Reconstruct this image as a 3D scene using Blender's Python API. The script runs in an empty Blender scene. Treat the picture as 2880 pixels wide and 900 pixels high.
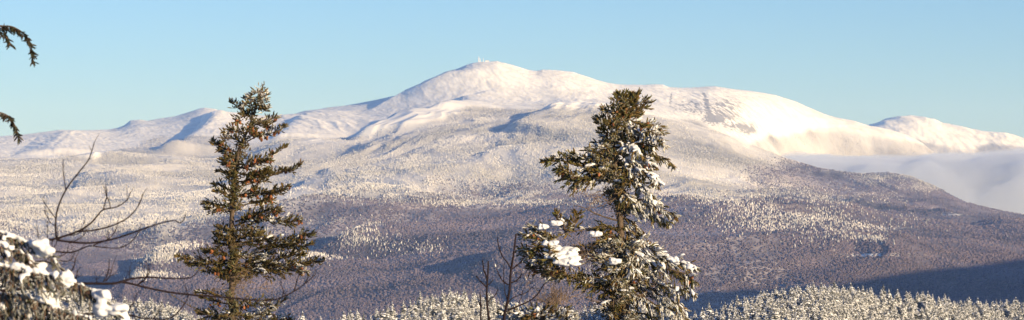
import bpy, math, random
import numpy as np
from mathutils import Vector, Matrix

rng = np.random.default_rng(7)
random.seed(7)
sc = bpy.context.scene
COL = sc.collection
HAZE_COL = (.30, .50, 1.0); HAZE_DEN = 1.8e-5
CLOUD_COL = (.80, .85, .95); CLOUD_DEN = .007

# ------------------------------------------------------------------ camera
# image coordinates: x,y are pixel positions traced on a 2576 x 805 image
F = 7305.0                      # focal length in image pixels (hfov 20 deg)
PITCH = math.radians(0.742)
CP, SP = math.cos(PITCH), math.sin(PITCH)

def P(x, y, Y):
    """image pixel (x,y) at depth Y metres -> world point (arrays ok)"""
    u = (np.asarray(x, float) - 1288.0) / F
    v = (402.5 - np.asarray(y, float)) / F
    dy = CP - v * SP
    dz = SP + v * CP
    k = Y / dy
    return np.stack(np.broadcast_arrays(u * k, Y + 0 * k, dz * k), -1)

def zof(x, y, Y):
    return P(x, y, Y)[..., 2]

def PV(x, y, Y):
    return Vector(P(x, y, Y).tolist())

cam_d = bpy.data.cameras.new('camera')
cam = bpy.data.objects.new('camera', cam_d)
COL.objects.link(cam)
cam.location = (0, 0, 0)
cam.rotation_euler = (math.radians(90) + PITCH, 0, 0)
cam_d.sensor_width = 36
cam_d.lens = 36 * F / 2576
cam_d.clip_start = 0.1
cam_d.clip_end = 200000
cam_d.dof.use_dof = True
cam_d.dof.focus_distance = 75
cam_d.dof.aperture_fstop = 9
sc.camera = cam

# ------------------------------------------------------------------ light
SUN_EL = math.radians(12)
SUN_AZ = math.radians(50)       # to the right of "straight behind the camera"
sd = Vector((math.cos(SUN_EL) * math.sin(SUN_AZ), -math.cos(SUN_EL) * math.cos(SUN_AZ), math.sin(SUN_EL)))
sun_d = bpy.data.lights.new('sun', 'SUN')
sun_d.energy = 5.0
sun_d.angle = math.radians(0.5)
sun_d.color = (1.0, 0.785, 0.48)
sun = bpy.data.objects.new('sun', sun_d)
COL.objects.link(sun)
sun.rotation_euler = sd.to_track_quat('Z', 'Y').to_euler()
sun.location = (50, -50, 60)

w = bpy.data.worlds.new('World')
sc.world = w
w.use_nodes = True
nt = w.node_tree
bg = nt.nodes['Background']
sky = nt.nodes.new('ShaderNodeTexSky')
sky.sky_type = 'NISHITA'
sky.sun_disc = False
sky.sun_elevation = SUN_EL
sky.sun_rotation = math.atan2(sd.x, sd.y)
sky.altitude = 900
sky.air_density = 1.0
sky.dust_density = 0.3
sky.ozone_density = 3.0
tint = nt.nodes.new('ShaderNodeMix'); tint.data_type = 'RGBA'; tint.blend_type = 'MULTIPLY'
tint.inputs[0].default_value = 1.0
nt.links.new(sky.outputs[0], tint.inputs[6]); tint.inputs[7].default_value = (.70, .88, 1.22, 1)
nt.links.new(tint.outputs[2], bg.inputs[0])
bg.inputs[1].default_value = 0.070

sc.view_settings.view_transform = 'Standard'
sc.view_settings.look = 'None'
sc.view_settings.exposure = 1.0
sc.view_settings.gamma = 1
sc.view_settings.use_curve_mapping = False
cy = sc.cycles
cy.max_bounces = 8
cy.diffuse_bounces = 3
cy.glossy_bounces = 1
cy.transmission_bounces = 1
cy.transparent_max_bounces = 4
cy.volume_bounces = 5
cy.caustics_reflective = False
cy.caustics_refractive = False

# ------------------------------------------------------------------ helpers
def tag(o, label=None, cat=None, group=None, kind=None):
    if label: o['label'] = label
    if cat: o['category'] = cat
    if group: o['group'] = group
    if kind: o['kind'] = kind
    return o

def link(o, parent=None):
    COL.objects.link(o)
    if parent is not None: o.parent = parent
    return o

def empty(name, loc):
    o = bpy.data.objects.new(name, None)
    o.location = loc
    return link(o)

def mesh_np(name, V, Fs, mat=None, colors=None, smooth=False):
    """V (n,3); Fs list of int arrays (m,k)"""
    me = bpy.data.meshes.new(name)
    V = np.asarray(V, np.float32)
    me.vertices.add(len(V))
    me.vertices.foreach_set('co', V.ravel())
    if not isinstance(Fs, list): Fs = [Fs]
    Fs = [f for f in Fs if len(f)]
    nl = sum(f.size for f in Fs); nf = sum(len(f) for f in Fs)
    me.loops.add(nl)
    me.loops.foreach_set('vertex_index', np.concatenate([f.ravel() for f in Fs]).astype(np.int32))
    me.polygons.add(nf)
    tot = np.concatenate([np.full(len(f), f.shape[1]) for f in Fs]).astype(np.int32)
    st = np.concatenate([[0], np.cumsum(tot)[:-1]]).astype(np.int32)
    me.polygons.foreach_set('loop_start', st)
    me.polygons.foreach_set('loop_total', tot)
    me.polygons.foreach_set('use_smooth', np.full(nf, smooth))
    me.update(calc_edges=True)
    if colors is not None:
        ca = me.color_attributes.new('Col', 'FLOAT_COLOR', 'POINT')
        c = np.ones((len(V), 4), np.float32); c[:, :colors.shape[1]] = colors
        ca.data.foreach_set('color', c.ravel())
    if mat: me.materials.append(mat)
    return me

def obj(name, me, parent=None, loc=None):
    o = bpy.data.objects.new(name, me)
    if loc is not None: o.location = loc
    return link(o, parent)

class MB:
    def __init__(s): s.V = []; s.T = []; s.Q = []; s.C = []; s.n = 0
    def add(s, V, T=None, Q=None, C=None):
        V = np.asarray(V, float).reshape(-1, 3)
        if T is not None and len(T): s.T.append(np.asarray(T) + s.n)
        if Q is not None and len(Q): s.Q.append(np.asarray(Q) + s.n)
        s.V.append(V)
        if C is None: C = np.ones(3)
        s.C.append(np.broadcast_to(np.asarray(C, float), (len(V), 3)))
        s.n += len(V)
    def tube(s, pts, r0, r1, n=6, C=None):
        pts = np.asarray([tuple(p) for p in pts], float); m = len(pts)
        d = np.gradient(pts, axis=0); d /= np.linalg.norm(d, axis=1)[:, None] + 1e-9
        ref = np.array([0.13, 0.97, 0.2]) if abs(d[0, 1]) < .9 else np.array([1., 0, 0])
        a = np.cross(d, ref); a /= np.linalg.norm(a, axis=1)[:, None] + 1e-9
        b = np.cross(d, a)
        th = np.arange(n) * 2 * math.pi / n
        R = r0 + (r1 - r0) * np.linspace(0, 1, m)
        V = pts[:, None] + R[:, None, None] * (np.cos(th)[None, :, None] * a[:, None] + np.sin(th)[None, :, None] * b[:, None])
        i = np.arange(m - 1)[:, None] * n; j = np.arange(n)[None]; k = (j + 1) % n
        Q = np.stack([i + j, i + k, i + n + k, i + n + j], -1).reshape(-1, 4)
        V = np.concatenate([V.reshape(-1, 3), pts[-1:], pts[:1]])
        t = (m - 1) * n; jj = np.arange(n)
        T = np.concatenate([np.stack([t + jj, t + (jj + 1) % n, np.full(n, m * n)], -1),
                            np.stack([(jj + 1) % n, jj, np.full(n, m * n + 1)], -1)])
        s.add(V, T, Q, C)
    def mesh(s, name, mat, smooth=False):
        V = np.concatenate(s.V) if s.V else np.zeros((0, 3))
        Fs = []
        if s.T: Fs.append(np.concatenate(s.T))
        if s.Q: Fs.append(np.concatenate(s.Q))
        return mesh_np(name, V, Fs, mat, np.concatenate(s.C), smooth)

# gradient noise ------------------------------------------------------------
_ang = np.random.default_rng(4).uniform(0, 2 * math.pi, 512 * 512)
_tc = np.cos(_ang).astype(np.float32); _ts = np.sin(_ang).astype(np.float32)
def pn(x, y, seed=0):
    x = np.asarray(x, np.float32); y = np.asarray(y, np.float32)
    xf = np.floor(x); yf = np.floor(y)
    fx = x - xf; fy = y - yf
    xi = xf.astype(np.int32) + seed * 37; yi = yf.astype(np.int32) + seed * 71
    ux = fx * fx * fx * (fx * (fx * 6 - 15) + 10); uy = fy * fy * fy * (fy * (fy * 6 - 15) + 10)
    x0 = xi & 511; x1 = (xi + 1) & 511; y0 = (yi & 511) << 9; y1 = ((yi + 1) & 511) << 9
    def g(h, dx, dy): return _tc[h] * dx + _ts[h] * dy
    a = g(y0 + x0, fx, fy); b = g(y0 + x1, fx - 1, fy)
    c = g(y1 + x0, fx, fy - 1); d = g(y1 + x1, fx - 1, fy - 1)
    a += (b - a) * ux; c += (d - c) * ux
    return (a + (c - a) * uy) * np.float32(1.5)
def fbm(x, y, o=4, seed=0, gain=.5):
    s = 0; a = 1; t = 0
    for i in range(o):
        s = s + a * pn(x, y, seed + i); t += a; a *= gain; x = x * 2.03 + 17.1; y = y * 2.03 + 5.3
    return s / t
def ridged(x, y, o=4, seed=0):
    s = 0; a = 1; t = 0
    for i in range(o):
        s = s + a * (1 - 2.2 * np.abs(pn(x, y, seed + i))); t += a; a *= .5; x = x * 2.03 + 7.7; y = y * 2.03 + 3.1
    return s / t
def sstep(a, b, x):
    t = np.clip((x - a) / (b - a), 0, 1); return t * t * (3 - 2 * t)

# ------------------------------------------------------------------ materials
def newmat(name):
    m = bpy.data.materials.new(name); m.use_nodes = True
    n = m.node_tree; b = n.nodes['Principled BSDF']
    b.inputs['Roughness'].default_value = .8
    b.inputs['Specular IOR Level'].default_value = .15
    return m, n, b

def mat_attr(name, rough=.85, noise=None, amt=.2, transl=0):
    m, n, b = newmat(name)
    a = n.nodes.new('ShaderNodeAttribute'); a.attribute_name = 'Col'
    src = a.outputs['Color']
    if noise:
        tc = n.nodes.new('ShaderNodeTexCoord'); no = n.nodes.new('ShaderNodeTexNoise')
        no.inputs['Scale'].default_value = noise; no.inputs['Detail'].default_value = 4
        n.links.new(tc.outputs['Object'], no.inputs['Vector'])
        mr = n.nodes.new('ShaderNodeMapRange')
        mr.inputs['From Min'].default_value = .3; mr.inputs['From Max'].default_value = .7
        mr.inputs['To Min'].default_value = 1 - amt; mr.inputs['To Max'].default_value = 1 + amt
        n.links.new(no.outputs['Fac'], mr.inputs['Value'])
        vm = n.nodes.new('ShaderNodeVectorMath'); vm.operation = 'SCALE'
        n.links.new(src, vm.inputs[0]); n.links.new(mr.outputs[0], vm.inputs['Scale'])
        src = vm.outputs[0]
    n.links.new(src, b.inputs['Base Color'])
    b.inputs['Roughness'].default_value = rough
    return m

def mat_snow(name, scale=20., bump=.3):
    m, n, b = newmat(name)
    tc = n.nodes.new('ShaderNodeTexCoord'); no = n.nodes.new('ShaderNodeTexNoise')
    no.inputs['Scale'].default_value = scale; no.inputs['Detail'].default_value = 5
    n.links.new(tc.outputs['Object'], no.inputs['Vector'])
    cr = n.nodes.new('ShaderNodeValToRGB')
    cr.color_ramp.elements[0].color = (.46, .47, .50, 1); cr.color_ramp.elements[1].color = (.66, .66, .67, 1)
    n.links.new(no.outputs['Fac'], cr.inputs[0]); n.links.new(cr.outputs[0], b.inputs['Base Color'])
    bp = n.nodes.new('ShaderNodeBump'); bp.inputs['Strength'].default_value = bump; bp.inputs['Distance'].default_value = .01
    n.links.new(no.outputs['Fac'], bp.inputs['Height']); n.links.new(bp.outputs[0], b.inputs['Normal'])
    b.inputs['Roughness'].default_value = .7
    return m

M_TERR = mat_attr('terrain_cover', .9, .004, .06)
M_FOR = mat_attr('forest_cover', .9)
M_NEEDLE = mat_attr('spruce_needles', .55)
M_BARK = mat_attr('bark', .9, 40, .35)
M_CONE = mat_attr('cone_scales', .6)
M_SNOW = mat_snow('snow', 18)
M_RIME = mat_snow('rime_ice', .2)

# ------------------------------------------------------------------ TERRAIN
def curve(pts):
    a = np.array(pts, float); return lambda x: np.interp(x, a[:, 0], a[:, 1])
def scurve(pts):           # softened interpolation
    f = curve(pts)
    return lambda x: sum(f(x + d) for d in (-12, -6, 0, 6, 12)) / 5

skyline = curve([(-700,372),(-300,360),(-100,350),(0,345),(60,340),(95,335),(150,328),(200,329),(270,328),(295,325),(312,317),(328,304),(350,302),(372,306),(400,300),(440,294),(475,284),(500,275),(515,272),(540,275),(560,283),(580,290),
   (640,296),(700,292),(740,289),(770,281),(830,272),(870,267),(930,256),(985,244),(1010,241),(1020,234),(1040,221),(1065,206),(1090,196),(1120,182),(1150,175),(1172,165),(1190,160),(1210,157),(1250,155),(1290,165),
   (1330,178),(1350,180),(1365,176),(1400,178),(1440,182),(1470,192),(1500,203),(1530,211),(1560,215),(1620,216),(1650,213),(1668,214),(1684,223),(1720,223),(1760,222),(1800,219),(1850,226),(1900,232),(1950,240),
   (2000,256),(2060,282),(2100,297),(2150,308),(2190,322),(2230,327),(2280,340),(2320,360),(2350,385),(2450,430),(2600,470),(3300,500)])
shoulder = curve([(-700,412),(0,408),(150,408),(240,411),(500,404),(560,398),(640,375),(700,352),(780,348),(850,352),(890,353),(960,330),(1040,303),(1100,290),(1200,278),(1280,271),(1400,267),(1520,271),(1620,285),
   (1700,300),(1800,330),(1880,362),(1980,398),(2050,420),(2110,432),(2170,440),(2230,437),(2290,446),(2350,470),(2390,492),(2430,512),(2480,525),(2540,537),(2600,548),(3300,600)])
knoll = scurve([(-700,640),(-100,680),(0,703),(150,748),(250,777),(330,792),(400,799),(450,815),(520,840),(800,845),(880,828),(950,812),(1010,797),(1060,779),(1110,768),(1180,765),(1230,772),(1270,786),(1300,805),
   (1360,818),(1450,806),(1520,798),(1600,800),(1680,812),(1740,822),(1790,806),(1850,789),(1900,777),(1950,768),(2000,761),(2060,753),(2110,746),(2160,749),(2220,757),(2300,767),(2400,778),(2500,782),(2600,777),(2800,760),(3300,720)])
farridge = curve([(-700,460),(1900,460),(2100,360),(2150,335),(2190,318),(2230,304),(2262,297),(2290,295),(2310,299),(2335,303),(2350,304),(2370,314),(2390,318),(2420,320),(2440,325),(2470,333),(2500,336),(2530,337),(2550,343),(2576,353),(2640,360),(3300,420)])

NC = 1400
x_in = np.linspace(-60, 2636, NC)
x_l = -60 - 30 * (1.07 ** np.arange(1, 46) - 1) / .07
x_r = 2636 + 30 * (1.07 ** np.arange(1, 46) - 1) / .07
XS = np.concatenate([x_l[::-1], x_in, x_r])
XE = np.clip(XS, -700, 3300)

def gsm(a, px):
    """smooth a row profile by px image pixels"""
    fine = np.arange(-900, 3500, 4.); v = np.interp(fine, XE, a)
    k = np.exp(-.5 * (np.arange(-4 * px, 4 * px + 1, 4.) / px) ** 2); k /= k.sum()
    pad = len(k) // 2
    return np.interp(XE, fine, np.convolve(np.pad(v, pad, mode='edge'), k, 'valid'))
def Z(yc, Y):
    return zof(XE * 0 + 1288, yc, Y)
one = np.ones_like(XS)
low = Z
# knots: (Y, z, rows to next)
kn = []
def K(Y, z, n): kn.append((Y * one, z * one, n))
K(-25, -2.5, 10)
K(0, -1.75, 12)
K(14, -4.3, 20)
K(50, -10.5, 20)
K(300, -62, 20)
K(1200, -150, 30)
yk = knoll(XE)
rk = gsm(curve([(-700,2500),(0,2250),(600,2100),(900,2050),(1300,2400),(1450,2200),(1700,1980),(2050,2100),(2600,2750),(3300,3000)])(XE), 50)
kn.append((rk * .86, Z(yk, rk) - 45 + 0 * one, 90))
kn.append((rk, Z(yk, rk), 20))
kn.append((rk + 1200, -350 * one, 20))
K(9400, -402, 130)
kn.append((11000 * one, Z(738 + 0 * XE, 11000), 120))
kn.append((12300 * one, Z(660 + 0 * XE, 12300), 110))
yr = sstep(1900, 2500, XE)
kn.append((13600 * one, Z(590 + 12 * yr, 13600), 110))
ymid = gsm(curve([(0,520),(700,520),(1000,512),(1600,512),(2000,520),(2300,545),(2576,572),(3300,620)])(XE), 60)
kn.append((15000 * one, Z(ymid, 15000), 150))
sh0 = shoulder(XE); sh = gsm(sh0, 22)
y12 = np.minimum(curve([(0,455),(600,455),(900,430),(1300,370),(1500,365),(1800,430),(2000,470),(2300,510),(2576,562),(3300,612)])(XE), ymid - 6); y12 = gsm(y12, 60)
kn.append((16800 * one, Z(y12, 16800), 190))
shr = gsm(curve([(-700,18800),(600,18800),(1200,19300),(1700,19300),(2100,18200),(2576,17600),(3300,17500)])(XE), 80)
zs = Z(sh, shr)
kn.append((shr, zs, 40))
dip = curve([(-700,20),(500,20),(700,30),(870,60),(1000,50),(1150,35),(1300,20),(1600,30),(1900,150),(2050,500),(2300,600),(3300,500)])(XE); dip = gsm(dip, 40)
kn.append((shr + 700, np.maximum(zs - dip, -400), 50))
sk0 = skyline(XE); sk = gsm(sk0, 26)
ymf = curve([(-700,395),(0,378),(300,378),(500,350),(650,345),(800,325),(930,313),(1050,296),(1200,268),(1400,256),(1600,262),(1750,285),(1880,322),(1960,420),(2050,560),(2200,620),(3300,620)])(XE); ymf = gsm(ymf, 45)
kn.append((21900 * one, Z(ymf, 21900), 190))
rs = 24000 + 500 * np.sin(XE / 260.)
kn.append((rs, Z(sk, rs), 24))
kn.append((rs + 2500, Z(sk, rs) * .55 - 200, 16))
fr0 = farridge(XE); fr = gsm(fr0, 22)
kn.append((29500 * one, np.minimum(Z(fr + 75, 29500), 200), 80))
kn.append((32000 * one, Z(fr, 32000), 12))
K(36000, -400, 10)
K(45000, -400, 1)

ky = np.array([k[0] for k in kn]); kz = np.array([k[1] for k in kn])
# PCHIP in depth, per bearing
h = np.diff(ky, axis=0); dl = np.diff(kz, axis=0) / h
m = np.zeros_like(kz)
m[0] = dl[0]; m[-1] = 0
w1 = 2 * h[1:] + h[:-1]; w2 = h[1:] + 2 * h[:-1]
same = dl[1:] * dl[:-1] > 0
with np.errstate(divide='ignore', invalid='ignore'):
    hm = (w1 + w2) / (w1 / dl[:-1] + w2 / dl[1:])
m[1:-1] = np.where(same, hm, 0)
rowsY, rowsZ = [], []
for i in range(len(kn) - 1):
    n = kn[i][2]
    t = (np.arange(n) / n)[:, None]
    if kn[i][0][700] < 1: pass
    Y = ky[i] + h[i] * t
    z = ((2*t**3 - 3*t**2 + 1) * kz[i] + (t**3 - 2*t**2 + t) * h[i] * m[i] + (-2*t**3 + 3*t**2) * kz[i+1] + (t**3 - t**2) * h[i] * m[i+1])
    rowsY.append(Y); rowsZ.append(z)
rowsY.append(ky[-1:]); rowsZ.append(kz[-1:])
GY = np.concatenate(rowsY); GZ = np.concatenate(rowsZ)
NR = len(GY)
bear = (XS - 1288.) / F
GX = bear[None] * (GY + 40 * np.exp(-np.maximum(GY, -25) / 60.))
SX = np.broadcast_to(XS[None], GY.shape)
def image_y(Z_, Y_):     # image row of a grid point
    q = Z_ / np.maximum(Y_, 1.)
    v = (q * CP - SP) / (CP + q * SP)
    return 402.5 - F * v
SY0 = image_y(GZ, GY)

xk, yk_ = GX / 1000, GY / 1000
far = sstep(4, 8, yk_)
crest_d = np.abs(GY - rs[None]) / 1000.
crest_k = .10 + .90 * sstep(0, 1.3, crest_d)
sh_k = .25 + .75 * sstep(0, 1.0, np.abs(GY - shr[None]) / 1000)
bigk = np.minimum(crest_k, sh_k)
wx = fbm(xk * .5, yk_ * .5, 3, 40) * .8; wy = fbm(xk * .5 + 9, yk_ * .5, 3, 50) * .8
alp = sstep(19.3, 21.5, yk_)
val = sstep(8.6, 10, yk_) * (1 - sstep(18, 20, yk_))
N = val * bigk * (26 + 34 * sstep(11, 15, yk_)) * fbm((xk + wx) * .85, (yk_ + wy) * .5, 5, 1)
N += val * bigk * 52 * ridged((xk + wx) * 1.0 - .3 * yk_, (yk_ + wy) * .35, 4, 11)
# alpine: spurs and gullies that run down-slope towards the valley
N += alp * bigk * 15 * ridged((xk + wx) * .75 + .25 * yk_, (yk_ + wy) * .28, 5, 21)
N += alp * (.25 + .75 * bigk) * 5.5 * ridged((xk + wx * .4) * 3.2 + .9 * yk_, yk_ * .9, 4, 31)
N += alp * 2.2 * fbm(xk * 9, yk_ * 6, 3, 61) + alp * 2.0 * ridged(xk * 20 + 4 * yk_, yk_ * 6, 3, 63)
N += sstep(27.5, 29.5, yk_) * (24 * ridged(xk * 1.9 + .4 * yk_, yk_ * .7, 4, 67) + 5 * fbm(xk * 6, yk_ * 5, 3, 68))
gul = (np.exp(-((SX - 790) / 110) ** 2 - ((SY0 - 318) / 34) ** 2) + np.exp(-((SX - 1800) / 110) ** 2 - ((SY0 - 275) / 48) ** 2) + .5 * np.exp(-((SX - 120) / 110) ** 2 - ((SY0 - 370) / 26) ** 2))
N += alp * gul * 20 * ridged(xk * 4.2 + 1.6 * yk_ + wx, yk_ * .6, 3, 65)
N += far * (1 - alp) * 3 * fbm(xk * 6, yk_ * 4, 3, 71)
N += sstep(1.2, 1.8, yk_) * (1 - sstep(3, 4, yk_)) * 5 * fbm(xk * 5, yk_ * 5, 3, 81)
N += sstep(.005, .02, yk_) * (1 - sstep(.8, 1.4, yk_)) * (.25 * fbm(GX / 6, GY / 6, 3, 91))
GZ = GZ + N
# fine relief of the crest lines
def crest_detail(y_raw, y_s, rr, wid, n_amp):
    global GZ
    dz = (Z(y_raw, rr) - Z(y_s, rr))[None]
    GZ = GZ + dz * np.exp(-(np.abs(GY - rr[None]) / wid) ** 1.5) * (GY > 8000)
# the broad middle hill leans away to the left
GZ = GZ + (210 * sstep(-1500, 500, GX) * (1 - sstep(600, 4200, GX)) * sstep(8800, 10200, GY) * (1 - sstep(12200, 14200, GY)))
SY0 = image_y(GZ - N, GY)
crest_detail(sk0, sk, rs, 420., 0)
crest_detail(fr0, fr, 32000 * one, 420., 0)
crest_detail(sh0, sh, shr, 350., 0)

# individual spurs: an asymmetric rise along a crest line laid over the slopes;
# steep on the left, easing out to the right
SYB = SY0.copy()
def locate(x, y):
    c = int(np.clip(np.searchsorted(XS, x), 1, NCt_ - 1))
    col = image_y(GZ[:, c], GY[:, c]); ok = np.where((col <= y) & (GY[:, c] > 8500))[0]
    r = ok[0] if len(ok) else NR - 60
    return np.array([bear[c] * GY[r, c] + (x - XS[c]) / F * GY[r, c], GY[r, c]])
NCt_ = len(XS)
def spur(pts, hgt, wl, wr, wob=25, seed=5, ends=(400., 400.), minY=8500):
    global GZ
    q = np.array([locate(p[0], p[1]) for p in pts])
    m_ = max(wl, wr) * 2.2 + 500
    x0, x1 = q[:, 0].min() - m_, q[:, 0].max() + m_
    y0, y1 = q[:, 1].min() - m_, q[:, 1].max() + m_
    msk = (GX > x0) & (GX < x1) & (GY > y0) & (GY < y1)
    X, Y = GX[msk], GY[msk]
    X = X + wob * 2 * fbm(X / 500, Y / 500, 3, seed); Y = Y + wob * 2 * fbm(X / 500 + 9, Y / 500, 3, seed + 3)
    seg = np.linalg.norm(np.diff(q, axis=0), axis=1); cum = np.concatenate([[0], np.cumsum(seg)]); LT = cum[-1]
    bd = np.full(X.shape, 1e9); bs = np.zeros(X.shape); bt = np.zeros(X.shape)
    for k, (a, b) in enumerate(zip(q[:-1], q[1:])):
        d = b - a; L = math.hypot(d[0], d[1]); ux, uy = d[0] / L, d[1] / L
        s = (X - a[0]) * ux + (Y - a[1]) * uy
        sc_ = np.clip(s, 0, L)
        dx, dy = X - a[0] - sc_ * ux, Y - a[1] - sc_ * uy
        dist = np.hypot(dx, dy)
        side = np.sign(dx * uy - dy * ux)
        u = dist < bd
        bd = np.where(u, dist, bd); bs = np.where(u, side, bs); bt = np.where(u, cum[k] + sc_, bt)
    wl_ = np.where(bs < 0, wl, wr)
    f = np.clip(1 - bd / wl_, 0, 1)
    f = np.where(bs < 0, f ** 1.0, f * f * (3 - 2 * f) * .5 + f * .5)
    e = sstep(0, ends[0], bt + 1) * sstep(0, ends[1], LT - bt + 1)
    rnd = 1 - .12 * np.exp(-(bd / 25.) ** 2)
    GZ[msk] += hgt * f * e * rnd

# high range
spur([(425,398),(446,386),(475,362),(505,338),(540,305),(548,285)], 70, 110, 900, 10, 5, (150, 500))
spur([(905,357),(925,347),(980,325),(1040,299),(1080,284),(1120,274)], 85, 110, 700, 6, 6, (100, 500))
spur([(1095,276),(1120,270),(1165,252),(1215,238),(1290,222)], 48, 80, 600, 6, 7, (150, 700))
spur([(1005,246),(1030,238),(1070,222),(1115,200),(1165,172)], 60, 130, 500, 8, 8, (100, 300))
spur([(120,392),(140,370),(165,350),(180,335)], 40, 250, 900, 10, 9, (200, 300))
spur([(700,350),(725,325),(748,300),(765,287)], 30, 60, 500, 10, 12, (100, 200))
spur([(1700,232),(1770,262),(1830,300),(1900,345),(1985,386)], 16, 300, 300, 15, 13, (500, 200))
spur([(1930,350),(1990,338),(2080,330),(2170,336),(2260,350),(2320,372)], 40, 500, 700, 40, 16)
# wooded shoulder
spur([(1275,334),(1300,325),(1345,302),(1400,280),(1440,270),(1500,268)], 50, 100, 900, 8, 17, (80, 400))
spur([(1160,405),(1260,385),(1330,370),(1400,350)], 40, 110, 700, 15, 18, (300, 400))
spur([(600,400),(700,375),(800,372),(900,380)], 25, 500, 900, 25, 19, (700,700))
# mounds under the left range
spur([(235,411),(262,404),(300,394),(345,389),(385,388),(430,392),(480,402)], 60, 260, 700, 20, 20, (120, 300))
spur([(690,470),(800,450),(900,452),(1000,460)], 40, 500, 900, 30, 24, (900,900))
spur([(1000,470),(1100,440),(1200,425),(1330,430)], 60, 350, 900, 30, 25, (600,600))
# valley hills
spur([(1120,716),(1160,704),(1220,690),(1300,665),(1400,633),(1500,610)], 80, 110, 900, 12, 21, (250, 500))
spur([(255,775),(330,760),(400,740),(470,716),(560,692)], 95, 150, 900, 12, 22, (300, 300))
spur([(385,684),(420,672),(470,655),(520,642)], 85, 140, 800, 12, 23, (150, 300))
spur([(362,625),(390,612),(440,598),(500,583),(600,560)], 90, 180, 900, 15, 26, (150, 400))
spur([(640,605),(740,570),(860,540),(960,512),(1000,507),(1130,508)], 130, 420, 1200, 20, 27, (300, 700))
spur([(850,640),(880,622),(915,600),(960,588)], 75, 150, 700, 12, 28, (100, 300))
spur([(1400,512),(1620,520),(1900,545),(2100,556)], 60, 400, 900, 30, 29)
spur([(1760,640),(1900,620),(2100,612),(2400,622)], 45, 400, 800, 30, 30)
spur([(1820,712),(1900,698),(2000,690),(2200,672)], 35, 200, 700, 30, 31)
spur([(560,470),(640,455),(760,440)], 35, 400, 900, 30, 33, (900,900))
spur([(60,470),(200,455),(360,450),(480,462)], 35, 400, 800, 30, 34, (900,900))
spur([(120,560),(240,545),(360,540)], 45, 300, 800, 30, 35, (600,600))
spur([(700,520),(800,500),(900,488)], 45, 300, 800, 30, 36, (700,700))
spur([(1450,470),(1560,450),(1700,440),(1820,452)], 40, 300, 800, 30, 37, (800,800))
spur([(1900,520),(2000,500),(2120,492),(2250,505)], 40, 300, 800, 30, 38, (800,800))
spur([(600,690),(700,670),(820,662),(900,668)], 45, 260, 800, 20, 39, (700,700))
# the mountain standing to the right of the view, whose long shade lies over the valley
def hill_right():
    global GZ
    tn = math.tan(SUN_EL); sx_, sy_ = math.sin(SUN_AZ), -math.cos(SUN_AZ)
    cr = []
    for (ex, ey, t) in ((1640, 800, 2600.), (1790, 742, 2700.), (1950, 737, 2800.), (2150, 715, 2900.), (2330, 690, 3000.), (2500, 672, 3100.), (2640, 652, 3300.), (2800, 625, 3600.)):
        e = locate(ex, ey); c = int(np.argmin(np.abs(XS - ex))); r = int(np.argmin(np.abs(GY[:, c] - e[1]))); z = GZ[r, c]
        cr.append((e[0] + sx_ * t, e[1] + sy_ * t, z + tn * t))
    cr.insert(0, (cr[0][0] + 400, cr[0][1] - 2500, cr[0][2]))
    cr = np.array(cr)
    msk = (GX > 500) & (GX < 16000) & (GY > 3000) & (GY < 20000)
    X, Y = GX[msk], GY[msk]; best = np.full(X.shape, -1e9)
    for a, b in zip(cr[:-1], cr[1:]):
        d = b - a; L = math.hypot(d[0], d[1]); ux, uy = d[0] / L, d[1] / L
        s = np.clip((X - a[0]) * ux + (Y - a[1]) * uy, 0, L)
        dist = np.hypot(X - a[0] - s * ux, Y - a[1] - s * uy)
        best = np.maximum(best, a[2] + d[2] * s / L - .62 * np.maximum(dist - 110, 0))
    GZ[msk] = np.maximum(best, GZ[msk])
hill_right()
SY = image_y(GZ, GY)

# land cover -----------------------------------------------------------------
n1 = fbm(xk * .9, yk_ * .5, 4, 101); n2 = fbm(xk * 3, yk_ * 1.2, 4, 111); n3 = fbm(xk * 8, yk_ * 4, 3, 121)
treeline = curve([(-700,400),(0,392),(240,398),(330,372),(400,350),(470,345),(560,345),(640,362),(700,350),(860,352),(960,330),(1050,301),(1150,284),(1280,270),(1520,271),(1620,285),(1750,305),(1850,345),(1880,362),
   (1930,345),(2000,335),(2060,326),(2150,330),(2250,345),(2330,362),(2420,372),(2500,362),(2576,366),(3300,400)])(SX)
tree_amt = sstep(-9, 9, SY - treeline + n2 * 22)               # 0 alpine .. 1 forest
tree_amt = np.maximum(tree_amt, 1 - sstep(16, 17.5, yk_))
decl = curve([(-700,560),(0,572),(250,590),(400,592),(500,568),(640,545),(760,512),(900,492),(1000,484),(1150,482),(1300,480),(1380,466),(1500,470),(1700,492),(1800,512),(1900,470),(1980,428),(2050,410),(3300,430)])(SX)
dec = sstep(-40, 40, SY - decl + n1 * 70 + n2 * 40)
dec *= (yk_ > 4) & (yk_ < 19.5)
def patch(cx, cy_, rx, ry, s=.5):
    return np.exp(-(((SX - cx) / rx) ** 2 + ((SY - cy_) / ry) ** 2)) * s
con_in = (patch(915,607,60,22,1.) + patch(1000,625,60,12,.5) + patch(2250,448,110,12,.9) + patch(2330,470,50,9,.8) + patch(2060,560,170,30,.25) + patch(2130,500,90,14,.35) + patch(2190,600,40,6,.3)
          + patch(1930,480,120,40,.45) + patch(1250,510,160,8,.5) + patch(420,620,60,12,.6) + patch(400,650,50,12,.7) + patch(360,695,60,8,.6) + patch(820,560,90,10,.4) + patch(650,590,60,12,.5) + patch(1450,700,120,30,.06) + patch(780,640,60,14,.3))
con_in *= (.6 + .9 * sstep(-.3, .3, n2 * 1.6))
conif = np.clip(tree_amt * (1 - dec) + dec * con_in * 1.3 + 0 * dec, 0, 1)
deci = dec * (1 - np.clip(con_in, 0, 1))
snowopen = np.clip(patch(2190,642,90,5,1.1) + patch(2230,575,70,6,.5) + patch(2400,540,30,4,.7) + patch(385,712,22,8,.9), 0, 1) * (yk_ > 5)
snowopen *= sstep(-.15, .15, n3)

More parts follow.
